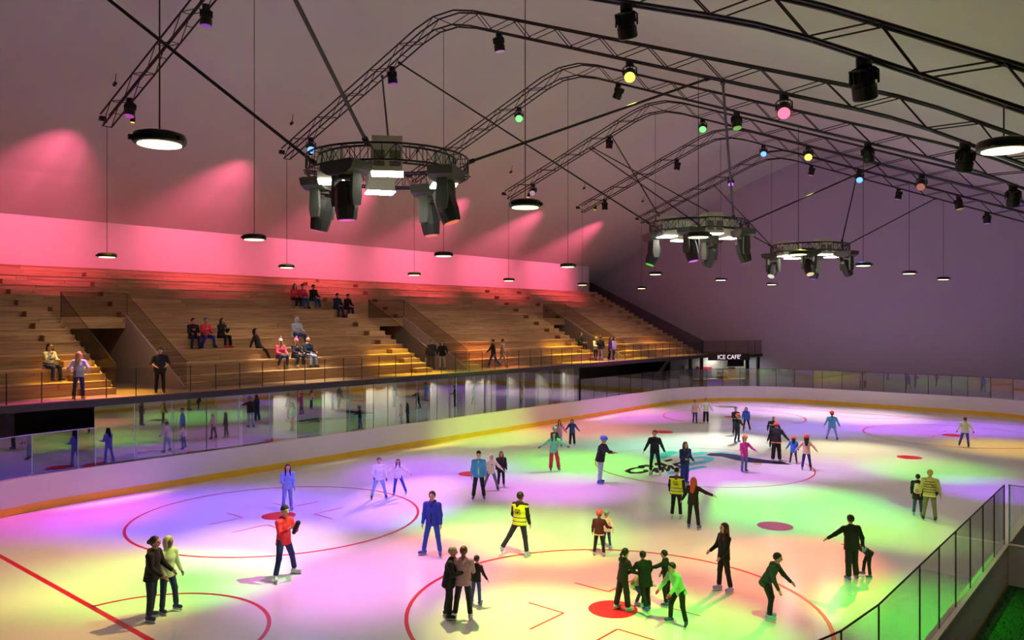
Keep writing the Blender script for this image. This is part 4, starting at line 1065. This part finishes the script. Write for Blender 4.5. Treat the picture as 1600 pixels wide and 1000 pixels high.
    if trim:
        J = jacket_blob(0.006, False); J.cut(pel - u*(hem + 0.02), -u); J.cut(pel - u*(hem - 0.035), u); link('hem_band', fin(J.mesh('hem_band', cloth(trim), h)), jk)
    for e in extra:
        if e == 'vest':
            J = jacket_blob(0.014, False, 0.08); J.cut(pel - u*0.09, -u); J.cut(pel + u*0.485, u)
            v = link('safety_vest', fin(J.mesh('safety_vest', mat('hi_vis_yellow', srgb(226, 240, 30), 0.6, 0, 0.06, 6, emit=None), h)), t)
            for z in (0.02, 0.13):
                J = jacket_blob(0.020, False, 0.08); J.cut(pel + u*(z - 0.018), -u); J.cut(pel + u*(z + 0.018), u); link('reflective_band', fin(J.mesh('reflective_band', mat('reflective_band', srgb(120, 110, 150), 0.3, 0.3, 0.05, 5), h*0.85)), v)
            for z, body in ((0.36, '\u05e1\u05d9\u05d9\u05d0'), (0.275, '\u05e8\u05d5\u05d3\u05d9\u05d1')):
                p = pel + u*z + Vector((0, -0.147*fat, 0))
                M_ = Matrix.Scale(S, 4) @ Matrix.Translation(p) @ Matrix.Rotation(math.pi/2, 4, 'X')
                text_mesh(body, 0.10, 0.004, 'vest_lettering', M_ink, v, M_)
        elif e[0] == 'band':       # coloured band round the trunk between two heights
            J = jacket_blob(0.007, False); J.cut(pel + u*e[1], -u); J.cut(pel + u*e[2], u); link('stripe', fin(J.mesh('stripe', cloth(e[3]), h*0.8)), jk)
        elif e[0] == 'front':      # print on the chest
            p = pel + u*e[1] + Vector((0, 0.118*fat, 0)); q = Blob(0.02); q.cap(p + Vector((-e[2], 0, 0)), p + Vector((e[2], 0, 0)), e[3], sy=0.7); link('chest_print', fin(q.mesh('chest_print', cloth(e[4]), h*0.7)), jk)
        elif e[0] == 'open':       # lighter shirt showing between open jacket fronts
            q = Blob(0.03); q.cap(pel + u*0.0 + Vector((0, 0.05, 0)), pel + u*0.45 + Vector((0, 0.045, 0)), 0.094*fat, 0.075, 0.7, 1.0); link('shirt', fin(q.mesh('shirt', cloth(e[1]), h*0.8)), t)
        elif e[0] == 'backpack':
            q = Blob(0.03); b0 = pel + u*0.12 - Vector((0, 0.2, 0)); b1 = pel + u*0.38 - Vector((0, 0.18, 0)); q.cap(b0, b1, 0.11, 0.09, 1.25, 0.7); k = link('backpack', fin(q.mesh('backpack', cloth(e[1]), h)), t)
            q = Blob(0.02); q.cap(b0 - Vector((0, 0.06, 0)) - u*0.02, b0 - Vector((0, 0.06, 0)) + u*0.05, 0.06, sx=1.4, sy=0.6); link('pocket', fin(q.mesh('pocket', cloth(e[2]), h)), k)
            for sg in (1, -1): link('strap', fin(MB().tube([b1 + Vector((sg*0.08, 0.03, 0)), sh[sg]*0.72 + (pel + u*0.55)*0.28 + Vector((0, -0.02, 0.03)), pel + u*0.36 + Vector((sg*0.10, 0.125, 0))], 0.016, 5).mesh('strap', cloth(e[1]))), k)
        elif e[0] == 'bag':        # shoulder bag, side
            sg = e[1]; q = Blob(0.02); p = pel + Vector((sg*0.22, -0.02, 0.02)); q.cap(p - Vector((0, 0.05, 0)), p + Vector((0, 0.05, 0)), 0.07, sx=0.7); k = link('shoulder_bag', fin(q.mesh('shoulder_bag', cloth(e[2]), h)), t)
            link('strap', fin(MB().tube([p + Vector((0, 0, 0.05)), pel + u*0.3 + Vector((sg*0.09, -0.14, 0)), sh[-sg]*0.8 + neck*0.2 + Vector((0, -0.06, 0.04))], 0.012, 5).mesh('strap', cloth(e[2]))), k)
        elif e[0] == 'gloves':
            for sg in (1, -1):
                q = Blob(0.015); q.cap(wri[sg], hd[sg], 0.036, 0.04); q.cap(hd[sg], hd[sg] + (hd[sg]-wri[sg])*0.6, 0.036, 0.022); link('glove', fin(q.mesh('glove', cloth(e[1]), h)), t)
        elif e[0] == 'held':       # something in the hands: offset from right hand
            p = (hd[1] + hd[-1]) * 0.5 if e[1] == 'both' else hd[e[1]]; q = Blob(0.02); q.cap(p + Vector(e[2]), p + Vector(e[3]), e[4], e[5]); k = thing('handbag' if e[6] == 'bag' else e[6], e[7], e[8], (0, 0, 0))
            k.location = Vector(loc); k.rotation_euler = t.rotation_euler
            link('bag_body' if e[6] == 'bag' else 'body', fin(q.mesh('held', cloth(e[9]), h)), k)
        elif e[0] == 'scarf':
            q = Blob(0.02)
            for a in range(8): q.cap(neck + Vector((0.062*math.cos(a*0.785), 0.06*math.sin(a*0.785), 0.03)), neck + Vector((0.062*math.cos((a+1)*0.785), 0.06*math.sin((a+1)*0.785), 0.03)), 0.034)
            link('scarf', fin(q.mesh('scarf', cloth(e[1]), h)), t)
        elif e[0] == 'badge':
            p = pel + u*0.22 + Vector((0.0, 0.125, 0)); link('badge', fin(MB().box(p.x-0.035, p.x+0.035, p.y, p.y+0.012, p.z-0.05, p.z+0.05).mesh('badge', M_box)), t)
        elif e[0] == 'glasses':
            g_ = MB(); g_.tube([hc_ + f*0.10*hs + sd*0.07 + hup*0.012, hc_ + f*0.108*hs + hup*0.012, hc_ + f*0.10*hs - sd*0.07 + hup*0.012], 0.016, 5); link('sunglasses', fin(g_.mesh('sunglasses', M_eye)), t)
    return t
def facing(p, th):
    v = Vector((p[0], p[1], 0)).normalized(); r_ = Vector((v.y, -v.x, 0)); return -v*math.cos(R(th)) + r_*math.sin(R(th))
def skater(label, px, fy, hy, th, H=None, **k):
    p = ground(px, fy, 0.0)
    if H is None: H = CAM_H * (fy - hy) / (fy - 500.0)
    d = depth(p); k.setdefault('res', max(0.013, min(0.024, d / FPX * 0.85)))
    return person(label, p, H, facing(p, th), **k)
def seated(label, px, tier, th=0, S=1.03, dx=0.30, **k):
    X = tier_x(tier) - dx; Y = y_at(px, X); z0 = tier_z(tier)
    ff = Vector((math.cos(R(th)), math.sin(R(th)), 0))
    k.setdefault('legs', ((84, 6, 82), (84, 6, 82))); k.setdefault('skates', False); k.setdefault('shoe', 'black'); k.setdefault('arms', ((22, 8, 55, -14), (22, 8, 55, -14))); k.setdefault('lean', 8)
    return person(label, (X, Y, z0), S, ff, seat=0.115, res=0.02, group='spectators in the stands', **k)
def stander(label, px, X, th, H, **k):
    Y = y_at(px, X); p = Vector((X, Y, DZ))
    return person(label, p, H, facing(p, th), skates=False, res=0.019, group='people on the gallery', **k)
BLK = (20, 20, 23); JEAN = (44, 66, 128); LJEAN = (120, 150, 220); NAVY = (24, 30, 62)
STRIDE = ((10, 10, 12), (-10, 14, 16)); WIDE = ((4, 16, 6), (2, 16, 6)); STAND = ((2, 4, 3), (0, 4, 4)); FEETV = (18, 18)
DOWN = ((4, 10, 12, 4), (4, 10, 12, 4)); OUT = ((4, 48, 6, 52), (4, 48, 6, 52)); FOLD = ((18, 10, 88, -42), (18, 10, 88, -42)); FRONT = ((20, 8, 62, -20), (20, 8, 62, -20))
# ---- near left pair
skater('woman in black hooded jacket and dark jeans with hair bun, near left', 237, 969, 838, 62, top=(16, 16, 18), pants=(36, 46, 66), hair='bun', hc=(30, 20, 14), hood=(120, 130, 70), arms=((14, 8, 40, -10), (18, 12, 30, 6)), lean=6, shoe='navy', toes=(20, 10))
skater('man in pale green hooded sweatshirt with hood up, near left', 261, 957, 838, 40, top=(206, 222, 176), pants=(40, 56, 96), hat='hoodup', sk=SKD, legs=((2, 4, 4), (12, 8, 14)), arms=((10, 10, 25, 0), (0, 16, 15, 16)), shoe='navy')
# ---- man in red
skater('man in red hoodie and black knit cap holding a black bag', 443, 903, 790, 40, top=(236, 34, 58), pants=(22, 32, 92), hat=('beanie', (16, 18, 16)), hair=None, legs=((14, 18, 12), (4, 20, 12)), arms=((24, 10, 100, -22), (30, 10, 92, -30)), shoe='white', hood=(220, 30, 52), toes=(30, 25), extra=(('held', 'both', (0.02, 0.02, -0.12), (-0.08, 0.06, 0.10), 0.05, 0.06, 'bag', 'small black bag held up by the man in red', 'bag', (14, 16, 16)),))
skater('girl in pale blue sweater and light jeans looking at her phone', 449, 799, 725, 10, top=(128, 150, 214), pants=LJEAN, hair='long', hc=(36, 22, 26), arms=((16, 8, 70, -12), (6, 8, 10, 4)), legs=((8, 6, 10), (-6, 6, 8)), shoe='pale')
skater('man in white quilted vest with navy sleeves and washed jeans', 592, 780, 715, 8, top=(232, 226, 232), pants=(150, 176, 226), hair='short', hc=(30, 26, 34), arms=((10, 16, 40, -8), (6, 14, 22, 4)), fat=1.1, legs=WIDE, shoe='navy', extra=(('gloves', (30, 36, 90)),))
skater('girl in white top and blue jeans with arms spread', 622, 774, 717, -6, top=(244, 224, 236), pants=(32, 66, 160), hair='long', hc=(60, 30, 70), arms=OUT, legs=((4, 8, 6), (2, 22, 6)), shoe='blue')
skater('man in blue hooded jacket and blue jeans, large in the middle', 676, 868, 767, -18, top=(30, 62, 176), pants=(34, 84, 190), hair='short', hc=(34, 24, 34), hood=(22, 34, 90), arms=((2, 10, 16, 4), (2, 12, 14, 6)), legs=((4, 12, 6), (4, 10, 4)), toes=(46, 20), extra=(('open', (40, 40, 70)),))
skater('boy in blue denim jacket, black knee shorts and dark cap', 748, 781, 705, -4, top=(74, 140, 222), pants=(22, 24, 36), hat=('beanie', (18, 18, 22)), hair=None, arms=DOWN, legs=((4, 8, 8), (2, 8, 6)), shoe='blue', extra=(('open', (150, 190, 236)),), baggy=1.1)
skater('skater in cream hoodie with hood up and grey trousers', 767, 767, 709, 14, top=(240, 222, 214), pants=(110, 106, 112), hat='hoodup', arms=((6, 18, 18, 24), (8, 40, 10, 44)), legs=((2, 20, 6), (2, 18, 6)), shoe='black', lean=8, extra=(('front', 0.34, 0.05, 0.02, (60, 50, 60)),))
skater('woman in black coat standing behind the cream hoodie', 783, 762, 705, 6, top=(22, 22, 30), pants=(18, 18, 26), hair='long', hc=(92, 50, 44), arms=DOWN, hem=0.2, shoe='cyan')
# ---- steward
skater('steward in yellow safety vest and black hood seen from behind, centre', 812, 869, 769, 152, top=(18, 16, 20), pants=(30, 30, 70), hair='short', hc=(28, 18, 16), hood=(50, 22, 46), extra=('vest',), legs=((2, 10, 4), (-18, 22, 14)), arms=((4, 10, 14, 4), (4, 12, 30, -4)), shoe='pale', head=(20, 0), toes=(10, 30))
# ---- family at bottom centre
skater('older man in long black coat with grey hair, bottom centre', 702, 966, 854, 80, top=(18, 18, 28), pants=(16, 16, 24), hc=(186, 160, 150), sk=(228, 150, 140), arms=((16, 8, 88, -14), (14, 10, 70, 4)), fat=1.16, hem=0.16, lean=8, shoe='black', baggy=1.2, head=(-14, 6))
skater('woman in mauve hooded sweatshirt with red-brown ponytail seen from behind', 724, 969, 854, 172, top=(178, 134, 160), pants=(16, 15, 24), hair='pony', hc=(96, 36, 40), hood=(186, 144, 168), arms=((20, 8, 70, -20), (20, 8, 70, -20)), legs=((2, 6, 2), (2, 9, 2)), shoe='white')
skater('child in black jacket and blue jeans behind the mauve hoodie', 744, 944, 868, 150, top=(18, 18, 24), pants=(40, 70, 150), kid=True, arms=((6, 22, 14, 26), (4, 14, 12, 6)), shoe='blue')
# ---- group at left centre of the ice
skater('girl in mint sweater and red trousers with arms out', 865, 736, 675, 12, top=(110, 220, 160), pants=(206, 36, 72), hair='long', hc=(18, 14, 20), arms=((2, 54, 2, 60), (2, 54, 2, 60)), legs=((4, 4, 8), (18, 10, 26)), baggy=1.35, shoe='blue', extra=(('gloves', (24, 18, 34)),))
skater('child in blue helmet and dark jacket behind the mint sweater', 866, 712, 667, 20, kid=True, top=(36, 40, 70), pants=(70, 80, 180), hat=('helmet', (130, 190, 230)), arms=((30, 14, 50, 0), (30, 14, 50, 0)), shoe='blue')
skater('girl in pink sweater with long dark hair near the left boards', 874, 699, 656, 8, top=(206, 120, 170), pants=(150, 130, 230), hair='long', hc=(24, 14, 24), arms=((4, 14, 20, 4), (4, 30, 10, 34)), shoe='blue')
skater('girl in dark blue top and wide black trousers with arms out', 894, 697, 655, -8, top=(34, 56, 150), pants=(16, 16, 24), hair='long', hc=(20, 12, 22), arms=((2, 34, 8, 38), (2, 36, 6, 42)), baggy=1.3, shoe='lilac')
skater('man in black padded jacket, blue helmet and pale jeans', 938, 756, 682, 66, top=(14, 16, 26), pants=(178, 190, 240), hat=('helmet', (70, 120, 226)), hair=None, fat=1.16, lean=12, arms=((70, 8, 14, 4), (30, 14, 60, -10)), legs=((6, 4, 10), (-2, 4, 6)), shoe='blue', head=(0, 10))
skater('young man in black sweater and black trousers on the centre emblem', 1023, 741, 672, -6, top=(14, 14, 18), pants=(18, 18, 32), hair='short', hc=(28, 18, 18), arms=((4, 24, 10, 28), (4, 24, 10, 26)), legs=((4, 6, 6), (2, 10, 6)), shoe='white')
skater('woman in navy tracksuit with purple headscarf', 1070, 757, 690, 34, top=(26, 30, 92), pants=(30, 40, 130), hair='long', hc=(110, 30, 70), arms=((14, 12, 70, -16), (-8, 16, 60, 6)), baggy=1.4, fat=1.1, shoe='blue')
skater('steward in yellow safety vest with black trousers beside a red-haired woman', 1057, 810, 732, 168, top=(18, 16, 18), pants=(18, 17, 24), hair=None, hat=('beanie', (22, 16, 16)), hood=(90, 60, 62), extra=('vest',), arms=((4, 10, 10, 4), (6, 12, 20, 4)), shoe='white', fat=1.1)
skater('woman in black with long red hair stretching one arm', 1083, 827, 746, 160, top=(14, 14, 16), pants=(13, 13, 15), hair='long', hc=(176, 74, 30), arms=((8, 66, 2, 74), (2, 26, 4, 30)), legs=((2, 8, 4), (4, 6, 4)), shoe='blue')
# ---- far left circle
skater('boy in pale pink jacket by the far circle', 1086, 662, 625, 16, top=(238, 198, 192), pants=(34, 44, 110), hc=(40, 24, 24), arms=((4, 14, 20, 10), (4, 24, 10, 28)), shoe='navy')
skater('woman in white sweater and black trousers by the far circle', 1103, 662, 622, 14, top=(240, 246, 232), pants=(18, 18, 24), hair='pony', hc=(96, 84, 40), arms=((4, 30, 8, 34), (4, 26, 8, 30)), shoe='cyan', baggy=1.2)
skater('person in black jacket and blue cap near the far red dot', 1149, 680, 636, 20, top=(18, 20, 34), pants=(18, 22, 40), hat=('beanie', (70, 96, 190)), hair=None, arms=((20, 10, 60, -10), (20, 10, 60, -10)), shoe='blue')
skater('child in orange helmet and dark tracksuit beside the blue cap', 1152, 692, 647, 40, kid=True, top=(22, 24, 40), pants=(20, 24, 50), hat=('helmet', (244, 100, 70)), hair=None, arms=((50, 10, 20, 0), (30, 14, 30, 0)), legs=((10, 8, 20), (-6, 10, 10)), shoe='blue')
skater('girl in bright blue sweater and black leggings at the far end', 1166, 674, 636, -12, top=(56, 100, 226), pants=(14, 14, 20), hair='long', hc=(20, 12, 20), arms=((6, 12, 24, 0), (4, 12, 14, 4)), legs=((2, 8, 4), (2, 14, 4)), shoe='blue')
skater('small girl in magenta vest and orange helmet on the centre emblem', 1163, 738, 681, 30, kid=True, top=(222, 50, 160), pants=(110, 110, 160), hat=('helmet', (226, 120, 60)), hair='pony', hc=(40, 22, 22), arms=((10, 12, 30, 4), (50, 20, 6, 30)), shoe='blue', hem=0.16, extra=(('gloves', (190, 190, 200)),))
skater('man in navy and yellow jacket with shaved head behind the orange helmet', 1208, 700, 650, 168, top=(26, 30, 60), pants=(22, 24, 40), hair=None, sk=(190, 130, 110), arms=((6, 26, 30, 10), (6, 20, 30, 10)), fat=1.1, extra=(('band', 0.30, 0.36, (220, 190, 70)),), shoe='blue')
skater('person in black jacket with orange armbands and orange helmet', 1213, 722, 660, 172, top=(26, 22, 28), pants=(13, 13, 15), hat=('helmet', (246, 96, 84)), hair='short', hc=(20, 14, 16), arms=((4, 36, 8, 40), (4, 20, 10, 22)), baggy=1.3, fat=1.12, shoe='lilac', trim=(224, 130, 90))
skater('small girl in blue coat and orange helmet holding hands', 1240, 725, 682, 176, kid=True, top=(48, 110, 224), pants=(44, 26, 44), hat=('helmet', (240, 90, 80)), hair='long', hc=(18, 12, 18), hem=0.2, fat=1.1, arms=((4, 14, 14, 6), (4, 30, 6, 34)), legs=((2, 8, 4), (2, 10, 4)), shoe='black')
skater('girl in pale pink top, blue leggings and orange helmet', 1260, 735, 680, 176, kid=True, top=(240, 186, 188), pants=(30, 36, 120), hat=('helmet', (240, 84, 76)), hair='long', hc=(46, 24, 26), arms=((4, 44, 20, 30), (4, 38, 6, 42)), legs=((2, 9, 4), (2, 9, 4)), shoe='lilac')
skater('child in light blue raincoat and red helmet skating alone', 1300, 688, 643, 176, kid=True, top=(84, 150, 236), pants=(130, 150, 240), hat=('helmet', (232, 60, 84)), hair='pony', hc=(26, 16, 40), hem=0.16, fat=1.2, arms=((6, 24, 10, 24), (6, 24, 10, 24)), shoe='black', legs=WIDE)
skater('man in white jacket with dark sleeves and jeans at the far right', 1508, 699, 652, 170, top=(206, 216, 206), pants=(44, 70, 170), hair='short', hc=(22, 18, 22), arms=((4, 26, 30, 14), (4, 24, 16, 26)), legs=((6, 6, 6), (4, 16, 10)), fat=1.12, shoe='navy', extra=(('gloves', (30, 32, 44)),))
skater('girl in black coat with white backpack at the right', 1434, 806, 741, 172, top=(22, 20, 24), pants=(60, 70, 120), hair='short', hc=(50, 26, 22), hem=0.26, fat=1.08, extra=(('backpack', (238, 216, 210), (226, 120, 140)),), arms=DOWN, shoe='pale')
skater('woman in striped brown sweater with blonde hair and shoulder bag', 1453, 814, 734, 176, top=(196, 170, 112), pants=(122, 108, 84), hair='short', hc=(214, 166, 96), fat=1.12, arms=((6, 16, 10, 8), (6, 14, 14, 8)), legs=((2, 6, 4), (2, 9, 4)), shoe='black', trim=(232, 204, 160),
       extra=(('band', 0.03, 0.07, (92, 78, 50)), ('band', 0.12, 0.16, (92, 78, 50)), ('band', 0.21, 0.25, (92, 78, 50)), ('band', 0.30, 0.34, (92, 78, 50)), ('band', 0.39, 0.43, (92, 78, 50)), ('bag', 1, (26, 20, 24))))
# ---- centre right
skater('girl in burgundy jacket and pink helmet seen from behind', 936, 869, 798, 170, kid=True, top=(78, 18, 40), pants=(26, 20, 34), hat=('helmet', (250, 76, 104)), hair='pony', hc=(130, 50, 36), arms=((10, 30, 60, 30), (4, 14, 20, 8)), shoe='lilac', trim=(240, 190, 190), legs=((2, 8, 3), (2, 8, 3)), fat=1.05)
skater('child in pink top and grey helmet facing the burgundy jacket', 948, 858, 798, -20, kid=True, top=(240, 180, 200), pants=(40, 60, 110), hat=('helmet', (130, 150, 140)), hair=None, arms=((20, 50, 10, 50), (30, 30, 10, 20)), shoe='pale')
skater('tall woman in black with long dark hair on the red dot', 973, 954, 857, 122, top=(14, 15, 16), pants=(13, 14, 18), hair='pony', hc=(20, 16, 14), arms=((26, 10, 40, -6), (30, 12, 40, 4)), legs=((8, 4, 4), (-6, 6, 4)), baggy=1.3, lean=8, shoe='cyan')
skater('crouching child in cream jacket between the skaters in black', 990, 950, 893, 100, H=0.98, kid=True, top=(214, 206, 170), pants=(40, 70, 130), hair=None, hat=('helmet', (220, 60, 70)), lean=34, legs=((60, 8, 70), (40, 8, 60)), arms=((40, 12, 30, 0), (40, 12, 30, 0)), shoe='cyan')
skater('person in loose black coat bending towards the child', 1008, 955, 863, -150, top=(12, 12, 14), pants=(13, 13, 16), hair='short', hc=(16, 14, 14), hem=0.22, fat=1.12, lean=14, arms=((24, 26, 20, 14), (20, 34, 30, 30)), legs=((6, 4, 10), (-16, 6, 22)), shoe='blue')
skater('person in black coat reaching out behind the green sweater', 1043, 947, 860, -100, top=(13, 13, 15), pants=(13, 13, 16), hair='short', hc=(16, 14, 14), hem=0.16, fat=1.1, lean=10, arms=((10, 14, 20, 4), (66, 16, 10, 10)), legs=((2, 6, 6), (10, 6, 20)), shoe='blue')
skater('girl in pale green sweater and black leggings leaning forward', 1062, 976, 877, -50, top=(140, 196, 132), pants=(14, 14, 16), hair='short', hc=(20, 18, 16), lean=26, arms=((34, 10, 8, 6), (38, 14, 14, 4)), legs=((24, 8, 26), (6, 12, 14)), shoe='navy', toes=(20, 40), head=(0, 14), extra=(('gloves', (226, 40, 90)),))
skater('woman in black sweater with long auburn hair standing alone', 1131, 925, 817, -60, top=(13, 13, 20), pants=(13, 13, 17), hair='long', hc=(100, 26, 50), arms=((20, 8, 40, -8), (16, 10, 30, 0)), legs=((6, 4, 4), (-6, 4, 4)), shoe='lilac', lean=-2)
skater('man in dark green jacket leaning forward on pale skates', 1197, 967, 861, 74, top=(44, 58, 54), pants=(16, 20, 36), hair='short', hc=(16, 16, 34), lean=28, arms=((10, 10, 20, 6), (34, 12, 14, 4)), legs=((22, 6, 26), (14, 6, 24)), shoe='cyan', hood=(50, 66, 60), head=(0, 12))
skater('man in black pulling a bent child, right of centre', 1331, 907, 805, -150, top=(11, 11, 15), pants=(11, 11, 15), hair='short', hc=(14, 12, 16), fat=1.12, arms=((-10, 20, 20, 10), (6, 58, 2, 62)), legs=((8, 4, 14), (-4, 4, 4)), baggy=1.25, shoe='blue', lean=6)
skater('child in dark jacket bent forward behind the man in black', 1358, 902, 846, -80, H=1.0, kid=True, top=(22, 24, 40), pants=(12, 12, 16), hair=None, hat=('helmet', (60, 70, 80)), lean=56, arms=((86, 6, 4, 0), (70, 10, 20, 4)), legs=((20, 6, 14), (4, 8, 8)), shoe='blue', extra=(('band', 0.2, 0.3, (110, 150, 240)),))

# ---- spectators
seated('woman in white patterned sweater and sunglasses sitting by the first entrance', 75, 1, 20, top=(226, 224, 230), pants=(34, 44, 110), hair='pony', hc=(50, 24, 22), arms=((30, 8, 120, -20), (22, 8, 70, -20)), shoe='navy', extra=(('glasses',), ('band', 0.08, 0.13, (40, 44, 66)), ('band', 0.24, 0.29, (40, 44, 66))))
seated('man in black and red hooded jacket, left of a seated trio', 301, 3, -10, top=(24, 18, 22), pants=(26, 36, 80), hood=(230, 50, 70), head=(-30, 8), hc=(24, 16, 16), extra=(('front', 0.3, 0.03, 0.05, (230, 60, 76)),))
seated('man in red sweatshirt and grey cap, middle of a seated trio', 320, 3, 0, top=(232, 56, 70), pants=(40, 72, 170), hat=('beanie', (120, 120, 140)), hair=None, legs=((84, 16, 96), (84, 16, 96)), extra=(('front', 0.34, 0.06, 0.018, (250, 220, 220)),))
seated('woman in black using a phone, right of a seated trio', 345, 3, 16, top=(18, 18, 22), pants=(20, 22, 34), hair='long', hc=(16, 12, 14), arms=((24, 8, 100, -18), (24, 8, 100, -18)), shoe=(214, 60, 90))
seated('person in dark clothes with hood up leaning back on one arm', 404, 2, 40, top=(20, 24, 40), pants=(18, 22, 36), hat='hoodup', lean=-16, arms=((-22, 14, 8, 10), (-10, 14, 20, 10)), legs=((62, 6, 34), (50, 10, 40)), head=(20, 0))
seated('girl in pink coat and bobble hat', 437, 1, -4, top=(234, 70, 116), pants=(34, 48, 100), hat=('bobble', (240, 190, 226)), hair='long', hc=(190, 150, 90), hem=0.16, legs=((88, 10, 110), (88, 10, 110)), extra=(('open', (240, 236, 232)),), shoe=(200, 170, 110))
seated('girl in dark coat and pink striped bobble hat', 461, 1, 6, top=(24, 26, 56), pants=(30, 36, 70), hat=('bobble', (226, 120, 190)), hair='long', hc=(170, 110, 64), extra=(('open', (236, 226, 226)),), legs=((88, 8, 100), (88, 8, 100)), shoe=(216, 196, 170))
seated('bald man in navy coat and pale jeans', 479, 1, 10, top=(24, 30, 60), pants=(150, 176, 226), hair=None, sk=(228, 150, 132), fat=1.15, S=1.08, extra=(('scarf', (220, 220, 226)),), head=(20, 0))
seated('person in pale grey hooded sweatshirt with hood up', 462, 3, 6, top=(176, 190, 226), pants=(44, 70, 140), hat='hoodup', fat=1.18, S=1.08, head=(24, 4), legs=((84, 16, 84), (84, 16, 84)), extra=(('front', 0.32, 0.05, 0.02, (226, 120, 150)),))
seated('woman in red jacket and pale blue knit cap high in the stands', 459, 7, 4, top=(232, 60, 84), pants=(18, 16, 22), hat=('beanie', (120, 170, 190)), hair='long', hc=(90, 60, 40), shoe='white')
seated('man in red jacket and black cap high in the stands', 471, 7, 0, top=(230, 58, 80), pants=(52, 96, 200), hat=('cap', (24, 24, 26)), hair=None)
seated('man in black jacket looking down high in the stands', 488, 7, 10, top=(16, 16, 18), pants=(46, 84, 190), hc=(18, 14, 16), head=(0, 14), fat=1.1, shoe=(190, 140, 96))
seated('man in navy jacket on the upper rows, left of a pair', 526, 6, -4, top=(26, 34, 74), pants=(34, 44, 90), hc=(16, 14, 16), head=(-30, 0))
seated('person in black hoodie bowing on the upper rows, right of a pair', 540, 6, 6, top=(15, 15, 20), pants=(28, 36, 70), hair='short', hc=(14, 12, 14), lean=20, head=(0, 20))
seated('person in dark top sitting by the farthest entrance', 906, 1, 0, top=(26, 30, 44), pants=(30, 36, 60), hc=(40, 24, 20))
stander('blonde woman in white shirt and jeans seen from behind', 123, -30.75, 160, 1.72, top=(206, 220, 246), pants=(40, 56, 110), hair='long', hc=(206, 176, 104), arms=((-14, 34, 60, -10), (-14, 34, 60, -10)), shoe=(190, 150, 80))
stander('security guard in black shirt and cap with name badge', 250, -30.95, 6, 1.80, top=(18, 20, 30), pants=(17, 17, 20), hat=('cap', (20, 22, 30)), hair='short', hc=(24, 18, 16), fat=1.15, arms=((12, 22, 46, -34), (12, 22, 46, -34)), sleeve=False, shoe='black', head=(20, 0), extra=(('badge',),))
stander('man in navy jacket and grey trousers carrying a shopping bag', 674, -32.9, -4, 1.76, top=(22, 26, 46), pants=(104, 104, 120), hc=(40, 26, 22), arms=((2, 12, 8, 6), (2, 16, 6, 16)), fat=1.12, extra=(('glasses',), ('held', 1, (0, 0, -0.14), (0, 0, -0.30), 0.06, 0.08, 'shopping_bag', 'pale printed shopping bag carried on the gallery', 'bag', (176, 196, 232))))
stander('woman in black jacket and white trousers walking on the gallery', 691, -32.7, -2, 1.68, top=(18, 20, 32), pants=(228, 214, 206), hair='long', hc=(20, 14, 16), arms=((2, 16, 8, 12), (2, 26, 50, 0)), extra=(('scarf', (190, 220, 240)), ('bag', -1, (16, 16, 20))))
stander('man in black coat and jeans walking with a paper in hand', 771, -31.7, -80, 1.74, top=(16, 16, 18), pants=(44, 90, 200), hc=(18, 14, 14), hem=0.16, arms=((30, 10, 14, 4), (-12, 10, 10, 4)), legs=((22, 4, 8), (-18, 4, 20)), shoe=(190, 140, 100), extra=(('held', 1, (0.02, 0.06, 0.0), (0.0, 0.20, 0.05), 0.025, 0.03, 'paper_roll', 'white paper roll in the walking man hand', 'paper', (240, 240, 240)),))
stander('person in patterned grey jacket and pale trousers walking', 785, -31.6, 80, 1.74, top=(170, 156, 146), pants=(190, 182, 190), hc=(50, 34, 30), arms=((14, 10, 10, 4), (-14, 10, 10, 4)), legs=((24, 4, 8), (-20, 4, 16)), shoe=(200, 150, 110))
stander('woman in white top talking near the farthest entrance', 931, -31.6, 30, 1.68, top=(206, 220, 240), pants=(30, 34, 60), hc=(170, 130, 90), arms=FRONT)
stander('man in black top and pale trousers near the farthest entrance', 938, -31.2, 160, 1.76, top=(18, 18, 22), pants=(196, 190, 190), hc=(18, 16, 16), arms=DOWN)
stander('woman in purple jacket walking towards the far stand', 953, -31.3, 70, 1.66, top=(90, 36, 150), pants=(26, 24, 44), hair='long', hc=(60, 40, 50), arms=DOWN, legs=STRIDE)
stander('person in white and blue top beside the purple jacket', 959, -31.1, 60, 1.66, top=(220, 222, 236), pants=(40, 50, 120), hair='long', hc=(46, 30, 30), arms=DOWN, legs=STRIDE)
